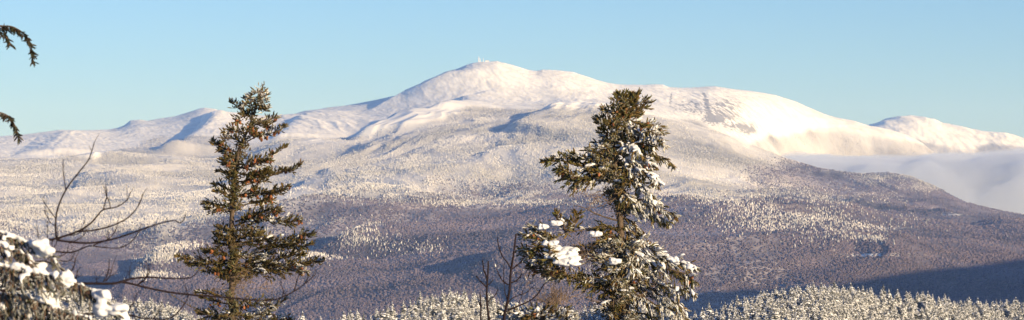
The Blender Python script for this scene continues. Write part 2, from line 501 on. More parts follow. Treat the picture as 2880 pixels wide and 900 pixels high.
snow = np.array([.82, .81, .80])
cg = np.array([.35, .345, .36]); dg = np.array([.098, .086, .108])
C = np.zeros(GZ.shape + (3,), np.float32)
C[:] = snow
ca = np.clip(tree_amt * (1 - dec) * (.85 + n2 * .5), 0, 1)[..., None]
bandg = 1.0 * fbm(GX / 2200., GY / 620., 4, 141)  # tone bands put relief shading into the forest ground colour
C = C * (1 - ca) + cg * np.clip(1 + 1.0 * bandg, .4, 1.7)[..., None] * ca
da = np.clip(dec * 1.0, 0, 1)[..., None]
n4 = fbm(xk / 2.6, yk_ / .52, 4, 103)  # colour bands imitate low ridges overlapping in haze
dcol = dg * np.clip(1 + .4 * n2[..., None] + 1.3 * n4[..., None], .35, 2.2) 
# snow on the floor shows through thinner hardwoods
thin = (sstep(.0, .5, n1 + .6 * n3) * .45 + patch(1180,520,200,10,.5) + patch(1560,520,200,8,.3) + patch(1000,545,90,20,.3) + patch(300,620,120,10,.25))[..., None] * np.ones(3)
dcol = dcol * (1 - np.clip(thin, 0, .7)) + np.array([.55, .50, .52]) * np.clip(thin, 0, .7)
C = C * (1 - da) + dcol * da
C = C * (1 - snowopen[..., None]) + snow * snowopen[..., None]
# bare rock on the steep headwalls
gzx = np.gradient(GZ, axis=1) / np.maximum(np.gradient(GX, axis=1), 1)
gzy = np.gradient(GZ, axis=0) / np.maximum(np.gradient(GY, axis=0), 1)
steep = np.hypot(gzx, gzy)
rk1 = ridged(xk * 9 + yk_ * 2, yk_ * 5, 3, 131)
gline = np.exp(-((SX - 1770 - (SY - 232) * .28) / 5.) ** 2) * sstep(228, 238, SY) * (1 - sstep(300, 318, SY))
gline2 = np.exp(-((SX - 1690 - (SY - 232) * -.12) / 3.) ** 2) * sstep(228, 238, SY) * (1 - sstep(262, 275, SY)) * .7
rockmask = (gline * 1.1 + gline2 + patch(1797,300,22,10,1.) + patch(1852,318,20,10,.8) + patch(1885,326,24,12,1.05) + patch(1735,268,50,20,.62) + patch(1830,268,42,26,.68) + patch(1810,300,60,22,.5)) * (yk_ > 19.5) * (yk_ < 26)
rkg = ridged(xk * 34 + 9 * yk_, yk_ * 6, 3, 137)
rock = sstep(.30, .60, rkg * 1.0 + .6 * fbm(xk * 30, yk_ * 14, 2, 151) + rockmask * .75 - .42) * np.clip(rockmask * 1.5, 0, 1)
ledge = sstep(.45, .8, rk1 + .35 * steep) * .18 * alp
rock = np.clip(rock + ledge * (1 - tree_amt), 0, .85)[..., None]
C = C * (1 - rock) + np.array([.17, .17, .19]) * rock
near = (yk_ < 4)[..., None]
C = np.where(near, np.array([.62, .62, .64]) * (1 - .55 * sstep(1.2, 1.6, yk_)[..., None]), C)  # hillock ground painted darker, standing in for shade between its trees

V = np.stack([GX, GY, GZ], -1).reshape(-1, 3)
NCt = len(XS)
i = np.arange(NR - 1)[:, None] * NCt; j = np.arange(NCt - 1)[None]
Q = np.stack([i + j, i + j + 1, i + NCt + j + 1, i + NCt + j], -1).reshape(-1, 4)
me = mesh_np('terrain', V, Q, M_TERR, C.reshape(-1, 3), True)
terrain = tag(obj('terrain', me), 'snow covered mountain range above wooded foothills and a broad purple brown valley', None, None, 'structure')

_colpos = XS
def ground(x_w, y_w):
    """terrain height near world (x,y) by nearest grid column / interpolated row"""
    xs = 1288 + F * x_w / (y_w + 40 * math.exp(-max(y_w, -25) / 60.))
    c = int(np.clip(np.searchsorted(_colpos, xs), 1, NCt - 1))
    t = (xs - XS[c - 1]) / (XS[c] - XS[c - 1])
    a = np.interp(y_w, GY[:, c - 1], GZ[:, c - 1]); b = np.interp(y_w, GY[:, c], GZ[:, c])
    return float(a * (1 - t) + b * t)

# ------------------------------------------------------------------ FAR FORESTS (uncountable: stuff)
def cell_pick(weight, n):
    """random grid cells, probability weight"""
    wv = weight.ravel(); cs = np.cumsum(wv); r = rng.random(n) * cs[-1]
    idx = np.searchsorted(cs, r)
    return np.unravel_index(np.clip(idx, 0, wv.size - 1), weight.shape)

inframe = ((SX > -55) & (SX < 2630)).astype(float)
dep = (np.abs(np.gradient(SY, axis=0)) + .08)      # spread on the ground, not per row
def scatter(weight, n):
    r, c = cell_pick(weight, n)
    r = np.minimum(r, NR - 2); c = np.minimum(c, NCt - 2)
    a = rng.random(n); b = rng.random(n)
    p = (GX[r, c] * (1 - a) + GX[r, c + 1] * a, None, None)
    X = (GX[r, c] * (1 - a) + GX[r, c + 1] * a) * (1 - b) + (GX[r + 1, c] * (1 - a) + GX[r + 1, c + 1] * a) * b
    Y = GY[r, c] * (1 - b) + GY[r + 1, c] * b
    Zz = (GZ[r, c] * (1 - a) + GZ[r, c + 1] * a) * (1 - b) + (GZ[r + 1, c] * (1 - a) + GZ[r + 1, c + 1] * a) * b
    return X, Y, Zz

def cone_forest(name, X, Y, Zz, H, W, ctop, cbot, jitter=.15, sides=5, mid=.45, soft=False):
    n = len(X)
    th = np.arange(sides) * 2 * math.pi / sides
    rot = rng.random(n) * 6.28
    ang = rot[:, None] + th[None]
    rr = W[:, None] * (.5 + rng.uniform(-.22, .22, (n, sides)))
    base = np.stack([X[:, None] + np.cos(ang) * rr, Y[:, None] + np.sin(ang) * rr, np.broadcast_to((Zz - .8)[:, None], ang.shape) + H[:, None] * rng.uniform(0, .18, (n, sides))], -1)
    r2 = rr * mid * rng.uniform(.7, 1.3, (n, sides))
    ang2 = ang + .5
    md = np.stack([X[:, None] + np.cos(ang2) * r2, Y[:, None] + np.sin(ang2) * r2, Zz[:, None] + H[:, None] * rng.uniform(.42, .66, (n, sides))], -1)
    top = np.stack([X + rng.uniform(-.08, .08, n) * W, Y, Zz + H], -1)[:, None]
    V = np.concatenate([base, md, top], 1)
    k = 2 * sides + 1
    j = np.arange(sides); j2 = (j + 1) % sides
    T0 = np.concatenate([np.stack([j, j2, sides + j], -1), np.stack([j2, sides + j2, sides + j], -1), np.stack([sides + j, sides + j2, np.full(sides, 2 * sides)], -1)])
    T = (np.arange(n)[:, None, None] * k + T0[None]).reshape(-1, 3)
    br = rng.uniform(1 - jitter, 1 + jitter, n)[:, None, None]
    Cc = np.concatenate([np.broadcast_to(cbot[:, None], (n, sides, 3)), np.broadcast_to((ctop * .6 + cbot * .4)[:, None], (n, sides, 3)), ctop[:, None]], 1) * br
    me = mesh_np(name, V.reshape(-1, 3), T, M_FOR, np.clip(Cc.reshape(-1, 3), 0, .9), soft)
    return obj(name, me)

visible_f = (yk_ > 9) & (yk_ < 31)
# frosted conifers
wgt = conif * inframe * dep * visible_f * (1 - snowopen) * (.15 + 1.1 * sstep(-.35, .35, n2 + .7 * n3))
NT = 400000
X, Y, Zz = scatter(wgt, NT)
H = rng.uniform(6, 15, NT) * np.interp(Y, [11000, 14000, 17000, 20000], [.80, .72, .55, .42]); W = H * rng.uniform(.38, .6, NT)
band = 1.0 * fbm(X / 2200., Y / 620., 4, 141) + .35 * fbm(X / 420., Y / 300., 3, 145)
frost = np.clip(rng.random(NT) * .7 + .12 + .9 * band, 0, 1)[:, None]  # random frost, plus the bands that imitate relief shading
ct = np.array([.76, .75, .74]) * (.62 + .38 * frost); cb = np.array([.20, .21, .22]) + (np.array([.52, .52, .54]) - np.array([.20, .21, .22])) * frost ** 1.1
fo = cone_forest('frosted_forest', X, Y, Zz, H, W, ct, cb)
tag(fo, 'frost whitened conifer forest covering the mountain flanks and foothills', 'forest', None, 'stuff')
# bare hardwoods
wgt = deci * inframe * dep * visible_f * (1 - snowopen) * (.25 + sstep(-.3, .4, n3 + .6 * n2))
NT = 150000
X, Y, Zz = scatter(wgt, NT)
H = rng.uniform(3, 6.5, NT); W = H * rng.uniform(1.0, 1.9, NT)
mixc = np.clip(rng.random(NT) * .6 + .2 + .9 * fbm(X / 2600., Y / 520., 4, 103) + .3 * fbm(X / 300., Y / 300., 3, 105), -.2, 1.6)[:, None]  # random tone, plus painted bands suggesting hazy overlapping ridges
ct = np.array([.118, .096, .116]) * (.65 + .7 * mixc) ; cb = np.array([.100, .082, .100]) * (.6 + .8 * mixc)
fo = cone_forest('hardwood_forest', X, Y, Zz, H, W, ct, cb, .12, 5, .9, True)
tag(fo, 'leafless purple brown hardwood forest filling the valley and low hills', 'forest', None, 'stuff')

# ------------------------------------------------------------------ NEAR KNOLL SPRUCES
def make_frosted(seed, dark=False, tall=1.0):
    """a 1 m high frosted spruce: trunk + crown of drooping boughs, scaled when placed"""
    r = np.random.default_rng(seed)
    cr = MB()
    nt_ = 10
    sn = np.array([.86, .86, .86]); gr = np.array([.032, .036, .028])
    for k in range(nt_):
        f = k / (nt_ - 1)
        z = .12 + .80 * f
        L = (.25 * (1 - f) ** .8 + .03) * r.uniform(.8, 1.2)
        nb = int(8 - 3 * f)
        a0 = r.uniform(0, 6.28)
        for b in range(nb):
            a = a0 + b * 6.283 / nb + r.uniform(-.3, .3)
            l = L * r.uniform(.65, 1.25)
            d = np.array([math.cos(a), math.sin(a), 0]); s = np.array([-d[1], d[0], 0])
            drop = l * r.uniform(.25, .6); wd = l * r.uniform(.28, .45)
            root = np.array([0, 0, z]); 
            mid = root + d * l * .55 + np.array([0, 0, -drop * .25]); tip = root + d * l + np.array([0, 0, -drop])
            Vv = [root + [0, 0, .02], mid + s * wd - [0, 0, .018], mid + [0, 0, .022], mid - s * wd - [0, 0, .018], tip]
            fr = (r.uniform(.45, 1.) if r.random() < .62 else r.uniform(0., .25)) if not dark else r.uniform(0, .35)
            c = gr * (1 - fr) + sn * fr
            cols = [gr * .6 + c * .4, c, sn * .9 * fr + gr * (1 - fr), c, c]
            cr.add(Vv, T=[[0, 1, 2], [0, 2, 3], [1, 4, 2], [2, 4, 3]], C=np.array(cols))
            und = [root - [0, 0, .01], mid + s * wd * .8 - [0, 0, .04], mid - s * wd * .8 - [0, 0, .04], tip - [0, 0, .01]]
            cr.add(und, T=[[0, 2, 1], [1, 2, 3]], C=gr * (1 - fr * .6) + sn * fr * .5)
    # leader
    cr.add([[.012, 0, .88], [-.006, .010, .88], [-.006, -.010, .88], [0, 0, 1.02]], T=[[0, 1, 3], [1, 2, 3], [2, 0, 3]], C=(sn * .7 if not dark else gr))
    tk = MB(); tk.tube([(0, 0, -.06), (0, 0, .5), (0, 0, .93)], .016, .004, 5, C=(.10, .08, .07))
    return cr, tk
protos = [make_frosted(100 + q) for q in range(6)] + [make_frosted(200 + q, True) for q in range(2)]
pm = [(c.mesh('frosted_crown', M_FOR), t.mesh('frosted_trunk', M_BARK)) for c, t in protos]

kmask = (GY > rk[None] * .84) & (GY < rk[None] * 1.015)
inb = (SX > -40) & (SX < 2620) & (SY < 838) & kmask
wgt = inb * dep * (.25 + 1.0 * sstep(-.2, .2, n3))
NK = 3600
kx, ky_, kz_ = scatter(wgt.astype(float), NK)
ks = 1288 + F * kx / ky_
kyy = image_y(kz_, ky_)
kh = 6 + 7.5 * rng.random(NK) ** 1.4 * np.where(rng.random(NK) < .05, 1.35, 1)
vis = (kyy < 822)
order = np.argsort(-(kh / ky_) * np.where(vis, 1, .01))
ind = order[:285]; rest = order[285:]
grp = {0: ('snow frosted spruce crowding the low hillock at the lower left edge', 'frosted spruces on the left hillock'),
       1: ('snow crusted spruce on the small bright hillock between the two large spruces', 'frosted spruces on the middle hillock'),
       2: ('snow plastered spruce on the broad near hillock at the lower right', 'frosted spruces on the right hillock')}
def place_frosted(p, x, y, z, hh, label, group, stretch=1.):
    root = bpy.data.objects.new('frosted_spruce', None); root.location = (x, y, z)
    link(root); tag(root, label, 'tree', group)
    for nm, me_ in (('crown', pm[p][0]), ('trunk', pm[p][1])):
        o = bpy.data.objects.new(nm, me_); o.scale = (hh * stretch, hh * stretch, hh); o.rotation_euler = (0, 0, random.random() * 6.28)
        link(o, root)
    return root
for q in ind:
    g = 0 if ks[q] < 700 else (1 if ks[q] < 1450 else 2)
    place_frosted(random.randrange(6), kx[q], ky_[q], kz_[q], kh[q], grp[g][0], grp[g][1], random.uniform(1.1, 1.6))
mb = MB()
for q in rest:
    c, t = protos[random.randrange(6)]
    a = random.random() * 6.28; s_ = kh[q] * random.uniform(1.1, 1.6)
    for src in (c, t):
        Vv = np.concatenate(src.V); ca_, sa_ = math.cos(a), math.sin(a)
        V2 = np.stack([(Vv[:, 0] * ca_ - Vv[:, 1] * sa_) * s_ + kx[q], (Vv[:, 0] * sa_ + Vv[:, 1] * ca_) * s_ + ky_[q], Vv[:, 2] * kh[q] + kz_[q]], -1)
        T = np.concatenate(src.T) if src.T else None; Qq = np.concatenate(src.Q) if src.Q else None
        mb.add(V2, T, Qq, np.concatenate(src.C))
o = obj('hillock_forest', mb.mesh('hillock_forest', M_FOR))
tag(o, 'dense snow laden young spruce wood carpeting the nearest hillocks', 'forest', None, 'stuff')
# taller dark spruces that stand out on the crests
for (sx, hh, lab) in [(2036,11.0,'green spruce rising above the white trees on the right hillock, near its highest point'),
                      (2056,9.5,'slim green topped spruce on the right hillock crest, second from its high point'),
                      (2098,14.0,'tallest pointed green spruce standing alone on the right hillock crest'),
                      (2138,10.0,'short green spruce right of the tallest one on the right hillock crest'),
                      (2164,9.0,'small pointed spruce midway along the right hillock crest'),
                      (2222,13.5,'broad green and white spruce standing out on the right part of the hillock crest'),
                      (972,10.5,'dark green spruce on the lower left slope of the middle hillock'),
                      (958,8.5,'shorter dark spruce left of the dark one on the lower slope of the middle hillock'),
                      (915,8.5,'dark spruce lowest down on the left end of the middle hillock'),
                      (1050,8.5,'dark spruce half way up the left slope of the middle hillock'),
                      (1088,8.0,'dark spruce at the left end of the middle hillock crest'),
                      (1115,8.0,'small dark spruce on top of the middle hillock crest')]:
    c = int(np.argmin(np.abs(XS - sx))); yy = rk[c] * .995
    xx = bear[c] * (yy)
    place_frosted(6 + random.randrange(2), xx, yy, ground(xx, yy), hh, lab, None, 1.15)

# ------------------------------------------------------------------ SUMMIT STATION
def on_range(sx):
    c = int(np.argmin(np.abs(XS - sx))); yy = rs[c] - 60
    return bear[c] * yy, yy, ground(bear[c] * yy, yy)
def rimed_tower(sx, hh, wd, label, kind):
    x, y, z = on_range(sx)
    root = empty('summit_tower', (x, y, z)); tag(root, label, kind, 'rime covered towers on the summit')
    b = MB(); n_ = 9
    prof = [(0, 1.15), (.12, 1.05), (.35, .95), (.6, .85), (.62, 1.1), (.72, 1.1), (.74, .8)] if wd > 7 else [(0, 1.3), (.15, .9), (.5, .7), (.75, .6)]
    for (f0, r0), (f1, r1) in zip(prof[:-1], prof[1:]):
        b.tube([(0, 0, f0 * hh - (4 if f0 == 0 else 0)), (0, 0, f1 * hh)], r0 * wd / 2, r1 * wd / 2, n_)
    obj('tower_shaft', b.mesh('shaft', M_RIME), root)
    b = MB(); f1 = prof[-1][0]
    b.tube([(0, 0, f1 * hh - 1), (0, 0, hh * .9), (0, 0, hh)], wd * .27, wd * .15, 6)
    for q in range(3): b.tube([(-wd * .3, 0, hh * (f1 + .04 + q * .06)), (wd * .3, 0, hh * (f1 + .04 + q * .06))], .8, .8, 5)
    obj('mast', b.mesh('mast', M_RIME), root)
rimed_tower(1203.4, 47, 9, 'tallest white rime coated tower on the summit, leftmost of three', 'tower')
rimed_tower(1208.8, 30, 6, 'middle rime coated mast on the summit, beside the tallest tower', 'tower')
rimed_tower(1215.6, 32, 5, 'rightmost thin white mast of the three on the summit', 'tower')
x, y, z = on_range(1226)
root = empty('summit_building', (x, y, z)); tag(root, 'low snow covered building on the summit right of the masts', 'building')
b = MB()
b.add([[-16,-7,-8],[16,-7,-8],[16,7,-8],[-16,7,-8],[-16,-7,6],[16,-7,6],[16,7,6],[-16,7,6]], Q=[[0,1,5,4],[1,2,6,5],[2,3,7,6],[3,0,4,7]])
obj('wall', b.mesh('wall', M_RIME), root)
b = MB()
b.add([[-17,-8,6],[17,-8,6],[17,8,6],[-17,8,6],[-13,0,10],[13,0,10]], Q=[[0,1,5,4],[2,3,4,5],[0,3,2,1]], T=[[1,2,5],[3,0,4]])
obj('roof', b.mesh('roof', M_RIME), root)

# ------------------------------------------------------------------ NEAR TREES
NP = 54
def _proto():
    r = np.random.default_rng(11)
    V = []; T = []; K_ = []
    for q in range(NP):
        t = .03 + .95 * q / NP
        a = q * 2.39996 + r.uniform(-.3, .3)
        rad = np.array([math.cos(a), math.sin(a), 0]); tan = np.array([-rad[1], rad[0], 0])
        el = math.radians(52 - 26 * t + r.uniform(-8, 8))
        d = rad * math.sin(el) + np.array([0, 0, math.cos(el)])
        l = (.19 if t < .8 else .15) * r.uniform(.8, 1.15)
        p = np.array([0, 0, t]); wd = .032
        V += [p - tan * wd, p + tan * wd, p + d * l]; T.append([3 * q, 3 * q + 1, 3 * q + 2]); K_ += [0., 0., 1.]
    n = len(V)
    # the packed needle bases along the shoot read as a solid spindle
    for (zz, rr_) in ((0., .03), (.30, .105), (.78, .085)):
        for a in range(4):
            V += [[rr_ * math.cos(a * 1.571 + zz), rr_ * math.sin(a * 1.571 + zz), zz]]; K_.append(.5)
    V.append([0, 0, 1.04]); K_.append(.5)
    for lv in (0, 4):
        for a in range(4):
            b = (a + 1) % 4
            T += [[n + lv + a, n + lv + b, n + lv + 4 + b], [n + lv + a, n + lv + 4 + b, n + lv + 4 + a]]
    for a in range(4): T.append([n + 8 + a, n + 8 + (a + 1) % 4, n + 12])
    return np.array(V), np.array(T), np.array(K_)
SPV, SPT, SPK = _proto()

class Sprigs:
    def __init__(s): s.o = []; s.d = []; s.l = []; s.f = []
    def add(s, o, d, l, f=0.):
        s.o.append(o); s.d.append(d); s.l.append(l); s.f.append(f)
    def build(s, name, parent, green=(.060, .062, .018), fat=1.0):
        o = np.array(s.o); d = np.array(s.d); l = np.array(s.l); f = np.array(s.f); n = len(o)
        d /= np.linalg.norm(d, axis=1)[:, None]
        ref = rng.normal(size=(n, 3)); a = np.cross(d, ref); a /= np.linalg.norm(a, axis=1)[:, None]; b = np.cross(d, a)
        sc_ = l[:, None, None]
        V = o[:, None] + sc_ * (SPV[None, :, 0:1] * fat * a[:, None] + SPV[None, :, 1:2] * fat * b[:, None] + SPV[None, :, 2:3] * d[:, None])
        T = (np.arange(n)[:, None, None] * len(SPV) + SPT[None]).reshape(-1, 3)
        g = np.array(green)[None] * rng.uniform(.35, 1.6, (n, 1)) * np.array([1, 1, 1.])[None]
        g[:, 0] *= rng.uniform(.7, 1.35, n)
        up = (V[:, :, 2] - o[:, None, 2] - SPV[None, :, 2] * sc_[:, :, 0] * d[:, None, 2]) / (sc_[:, :, 0] * .1)
        fr = np.clip(f[:, None] * (.75 + .7 * np.clip(up, -1, 1)), 0, 1)[..., None]
        c = g[:, None] * (1 - fr) + np.array([.80, .80, .78]) * fr
        core = (SPK == .5)[None, :, None]
        c = np.where(core, c * .75, c)
        return obj(name, mesh_np(name, V.reshape(-1, 3), T, M_NEEDLE, c.reshape(-1, 3)), parent)

import bmesh
_bm = bmesh.new(); bmesh.ops.create_icosphere(_bm, subdivisions=2, radius=1)
ICV = np.array([v.co[:] for v in _bm.verts]); ICT = np.array([[v.index for v in f.verts] for f in _bm.faces]); _bm.free()
class Snow:
    def __init__(s): s.mb = MB(); s.n = 0
    def lump(s, p, rx, ry=None, rz=None, axis=None):
        ry = ry or rx; rz = rz or rx * .6
        n = ICV * 1.0
        k = 1 + .24 * np.sin(n[:, 0] * 3.1 + random.uniform(0, 6)) * np.sin(n[:, 1] * 2.7 + random.uniform(0, 6)) + .12 * np.sin(n[:, 2] * 6 + n[:, 0] * 5 + random.uniform(0, 6))
        v = n * k[:, None] * np.array([rx, ry, rz])
        v[:, 2] = np.where(v[:, 2] < 0, v[:, 2] * .5, v[:, 2])
        if axis is not None:
            q = Vector(axis).to_track_quat('X', 'Z').to_matrix(); v = v @ np.array(q).T
        s.mb.add(v + np.array(p), ICT); s.n += 1
    def build(s, name, parent, vox=.010):
        if not s.n: return None
        o = tag(obj(name, s.mb.mesh(name, M_SNOW, True), parent), kind='stuff')
        md = o.modifiers.new('fuse', 'REMESH'); md.mode = 'VOXEL'; md.voxel_size = vox; md.use_smooth_shade = True
        ms = o.modifiers.new('soften', 'SMOOTH'); ms.iterations = 3; ms.factor = .5
        return o

def resample(pts, step):
    pts = np.asarray(pts, float)
    seg = np.linalg.norm(np.diff(pts, axis=0), axis=1); L = np.concatenate([[0], np.cumsum(seg)])
    n = max(3, int(L[-1] / step) + 1); t = np.linspace(0, L[-1], n)
    return np.stack([np.interp(t, L, pts[:, k]) for k in range(3)], 1), L[-1]
def smooth_path(pts, n=24):
    """Catmull-Rom through 3D points"""
    p = np.asarray(pts, float)
    if len(p) < 3: return np.array([p[0] * (1 - t) + p[-1] * t for t in np.linspace(0, 1, n)])
    p = np.concatenate([[2 * p[0] - p[1]], p, [2 * p[-1] - p[-2]]]); out = []
    m_ = max(3, n // (len(p) - 3))
    for i_ in range(1, len(p) - 2):
        for t in np.linspace(0, 1, m_, endpoint=False):
            a, b, c, d = p[i_ - 1:i_ + 3]
            out.append(.5 * (2 * b + (c - a) * t + (2 * a - 5 * b + 4 * c - d) * t * t + (3 * b - 3 * c + d - a) * t ** 3))
    out.append(p[-2]); return np.array(out)

BARK = (.085, .062, .045)
def cone_add(mb, p, l):
    d = np.array([random.gauss(0, .25), random.gauss(0, .25), -1.]); d /= np.linalg.norm(d)
    pts = [p, p + d * l * .35, p + d * l * .75, p + d * l]
    c = np.array([.22, .085, .038]) * random.uniform(.4, 1.3)
    for (a, b, r0, r1) in ((0, 1, .30, .5), (1, 2, .5, .42), (2, 3, .42, .08)):
        mb.tube([pts[a], pts[b]], r0 * l * .72, r1 * l * .72, 6, c)

def grow(tree, spr, snw, con, path, Ym, r0=.016, w=.30, s0=.15, dens=1., lift=.25, th=.5, sprig=.085, snow=0., frost=0., cones=0., droop=0., depth=None, parent_name='limb', lumps=.05, dead=0.):
    """one limb: path in image coordinates, depth offsets optional 3rd value (m)"""
    if depth is None: depth = random.uniform(-.35, .35)
    n = len(path)
    pts = []
    for i_, q in enumerate(path):
        dy = q[2] if len(q) > 2 else depth * i_ / max(1, n - 1)
        pts.append(P(q[0], q[1], Ym + dy))
    sp = smooth_path(pts, 20)
    mb = MB(); mb.tube(sp, r0, r0 * .25, 6, BARK)
    pp, L = resample(sp, .0165 / dens)
    tg = np.gradient(pp, axis=0); tg /= np.linalg.norm(tg, axis=1)[:, None]
    N_ = len(pp)
    for i_ in range(N_):
        s = i_ / (N_ - 1)
        if s < s0: continue
        t = tg[i_]
        side = np.cross(t, [0, 0, 1.]); side /= np.linalg.norm(side) + 1e-6
        upv = np.cross(side, t)
        sg = 1 if i_ % 2 else -1
        prof = min(1., (1 - s) * 2.4 + .22) * (.55 + .45 * min(1, (s - s0) * 4 + .3))
        l = w * prof * random.uniform(.55, 1.2)
        az_ = random.gauss(0, .35)
        d = side * sg * .8 * math.cos(az_) + t * random.uniform(.35, .9) + upv * (random.gauss(lift * .5, th)) + np.array([0, 0, -droop * random.uniform(.5, 1.3)])
        d /= np.linalg.norm(d)
        p = pp[i_]
        m_ = max(1, int(l / .034))
        fz = 1.15 if random.random() < frost * 1.25 else .04
        mb.tube([p, p + d * l * .5 + np.array([0, 0, -.01]), p + d * l], .0035, .002, 4, (.10, .07, .05))
        for k in range(m_ + 1):
            q = p + d * l * (k + .4) / (m_ + 1)
            dd = d * .9 + rng.normal(size=3) * .42 + np.array([0, 0, lift - droop * .8])
            spr.add(q, dd, sprig * random.uniform(.6, 1.15), fz * random.uniform(.5, 1.2))
        spr.add(p + d * l * .93, d + rng.normal(size=3) * .2 + np.array([0, 0, lift * .6 - droop * .5]), sprig * random.uniform(.9, 1.3), fz * random.uniform(.3, 1.1))
        if random.random() < snow * .8 and (fz > .5 or snow > .7):
            u0 = random.uniform(0, .5); big = lumps / .06
            for _q in range(max(2, int(l / .05))):
                q = p + d * l * (u0 + (1 - u0) * (_q + random.random()) / max(2, int(l / .05))) + np.array([0, 0, .018]) + rng.normal(size=3) * .008
                k = big * random.uniform(.016, .036)
                snw.lump(q, k * 1.7, k * 1.1, k * .62, tuple(d))
        if random.random() < cones * .42:
            for _ in range(random.randint(2, 5)):
                cone_add(con, p + d * l * random.uniform(.2, 1) + rng.normal(size=3) * .02, random.uniform(.045, .062))
    # leader sprigs at the tip
    for _ in range(5):
        spr.add(pp[-1] - tg[-1] * random.uniform(0, .06), tg[-1] + rng.normal(size=3) * .25 + np.array([0, 0, lift * .4 - droop * .4]), sprig * 1.2, frost)
    return obj(parent_name, mb.mesh(parent_name, M_BARK), tree)

def dead_twigs(mb, c0, Ym, n, L, spread=(1., 1.), up=-.2):
    """fine dead twigs round a spot (image coords)"""
    for _ in range(n):
        p = P(c0[0] + random.gauss(0, c0[2]), c0[1] + random.gauss(0, c0[3]), Ym + random.gauss(0, .15))
        d = np.array([random.gauss(0, 1) * spread[0], random.gauss(0, .6), random.gauss(up, .5) * spread[1]]); d /= np.linalg.norm(d)
        l = L * random.uniform(.4, 1.2); e = p + d * l
        mid_ = (p + e) / 2 + rng.normal(size=3) * l * .1
        mb.tube([p, mid_, e], .0035, .0015, 4, (.17, .12, .085))
        for k in range(3):
            q = p + (e - p) * random.uniform(.3, .9); dd = d + rng.normal(size=3) * .7
            mb.tube([q, q + dd * l * .3], .0022, .0012, 3, (.17, .12, .085))

def big_spruce(label, Ym, trunk_s, r_top, r_bot, base_h, limbs, topcol=None, deadspots=(), frost0=0., seed=1, extra=(), green=(.094, .070, .016), name='spruce_tree', fill=1.):
    global rng
    rng = np.random.default_rng(seed); random.seed(seed)
    b = P(trunk_s[-1][0], trunk_s[-1][1], Ym); gz = ground(b[0], b[1])
    tree = empty(name, (b[0], b[1], gz)); tag(tree, label, 'tree')
    world = []
    # trunk
    pts = [P(x_, y_, Ym) for x_, y_ in trunk_s]
    low_ = [np.array([b[0] + .02 * (b[2] - z_), b[1], z_]) for z_ in np.linspace(b[2] - .6, gz - .4, 7)]
    tp = smooth_path(pts, 50)
    mb = MB(); rj = r_bot
    mb.tube(tp, r_top, rj, 8, BARK)
    mb.tube([tp[-1]] + low_, rj, rj * 2.3, 10, BARK)
    tk = obj('trunk', mb.mesh('trunk', M_BARK, True), tree)
    spr, snw, con = Sprigs(), Snow(), MB()
    for L in limbs:
        kw = dict(L[1]) if len(L) > 1 else {}
        grow(tree, spr, snw, con, L[0], Ym, **kw)
    # the short limbs that leave the trunk towards and away from the viewer
    allp, Ltot = resample(tp, .07)
    ys = None
    for q, pz in enumerate(allp):
        s = q / len(allp)
        for f in extra:
            if f[0] <= s <= f[1]:
                for _ in range(f[2]):
                    a = random.choice([-1, 1]) * (math.pi / 2) + random.gauss(0, .65)
                    l = f[3] * random.uniform(.5, 1.2)
                    d = np.array([math.cos(a), math.sin(a), random.uniform(-.25, .35)])
                    mm = MB()
                    pth = [pz, pz + d * l * .6, pz + d * l + np.array([0, 0, random.uniform(-.05, .08)])]
                    for k in range(int(l / .03)):
                        u_ = (k + 1) / (l / .03); pc = pz + d * l * u_
                        for _2 in range(6):
                            dd = d * .4 + rng.normal(size=3) * .8 + np.array([0, 0, .15])
                            spr.add(pc + rng.normal(size=3) * .035, dd, f[4] * random.uniform(.6, 1.2), f[5] * random.uniform(0, 1.6))
                        if random.random() < f[6] * .5:
                            kk = random.uniform(.025, .06); snw.lump(pc + np.array([0, -.03, .03]), kk * 1.2, kk, kk * .6)
                        if random.random() < f[7] * .6: cone_add(con, pc + rng.normal(size=3) * .03, random.uniform(.035, .05))
    # hidden lower crown, below the frame
    zlow = P(trunk_s[-1][0], trunk_s[-1][1] + 15, Ym)[2]
    zz = zlow - .15
    while zz > gz + 1.2:
        for _ in range(3):
            a = random.uniform(0, 6.28); l = min(2.0, .7 + .16 * (zlow - zz)) * random.uniform(.7, 1.1)
            d = np.array([math.cos(a), math.sin(a), -.18]); p0 = np.array([b[0], b[1], zz])
            mb = MB(); mb.tube([p0, p0 + d * l * .5, p0 + d * l + np.array([0, 0, .1])], .022, .006, 5, BARK)
            obj('limb', mb.mesh('limb', M_BARK), tree)
            for k in range(int(l / .09)):
                pc = p0 + d * l * (k + 1) / (l / .09); sd_ = np.array([-d[1], d[0], 0])
                for sg in (-1, 1):
                    ll = .32 * (1.1 - k * .09 / l)
                    for u_ in (.3, .7, 1.):
                        spr.add(pc + sd_ * sg * ll * u_, sd_ * sg + d * .6 + rng.normal(size=3) * .3, .14, frost0)
            if random.random() < .4: snw.lump(p0 + d * l * .6 + np.array([0, 0, .05]), .18, .12, .05, tuple(d))
        zz -= .42
    if deadspots:
        mb = MB()
        for ds in deadspots: dead_twigs(mb, ds[0], Ym, *ds[1:])
        obj('dead_twigs', mb.mesh('dead_twigs', M_BARK), tree)
    spr.build('crown', tree, green, 1.35)
    snw.build('snow_load', tree)
    if con.n: tag(obj('hanging_cones', con.mesh('hanging_cones', M_CONE), tree), None, None, None, 'stuff')
    # keep parts in world place under the base empty
    bpy.context.view_layer.update()
    for c_ in tree.children: c_.matrix_parent_inverse = tree.matrix_world.inverted()
    return tree

def A(*p): return [(429.3 + x_ * .378, 196.8 + y_ * .378) for x_, y_ in p]
def B(*p): return [(429.3 + x_ * .378, 500.9 + y_ * .378) for x_, y_ in p]
def Cc(*p): return [(1323.8 + x_ * .378, 214.7 + y_ * .378) for x_, y_ in p]
def D(*p): return [(1288 + x_ * .378, 500.9 + y_ * .378) for x_, y_ in p]

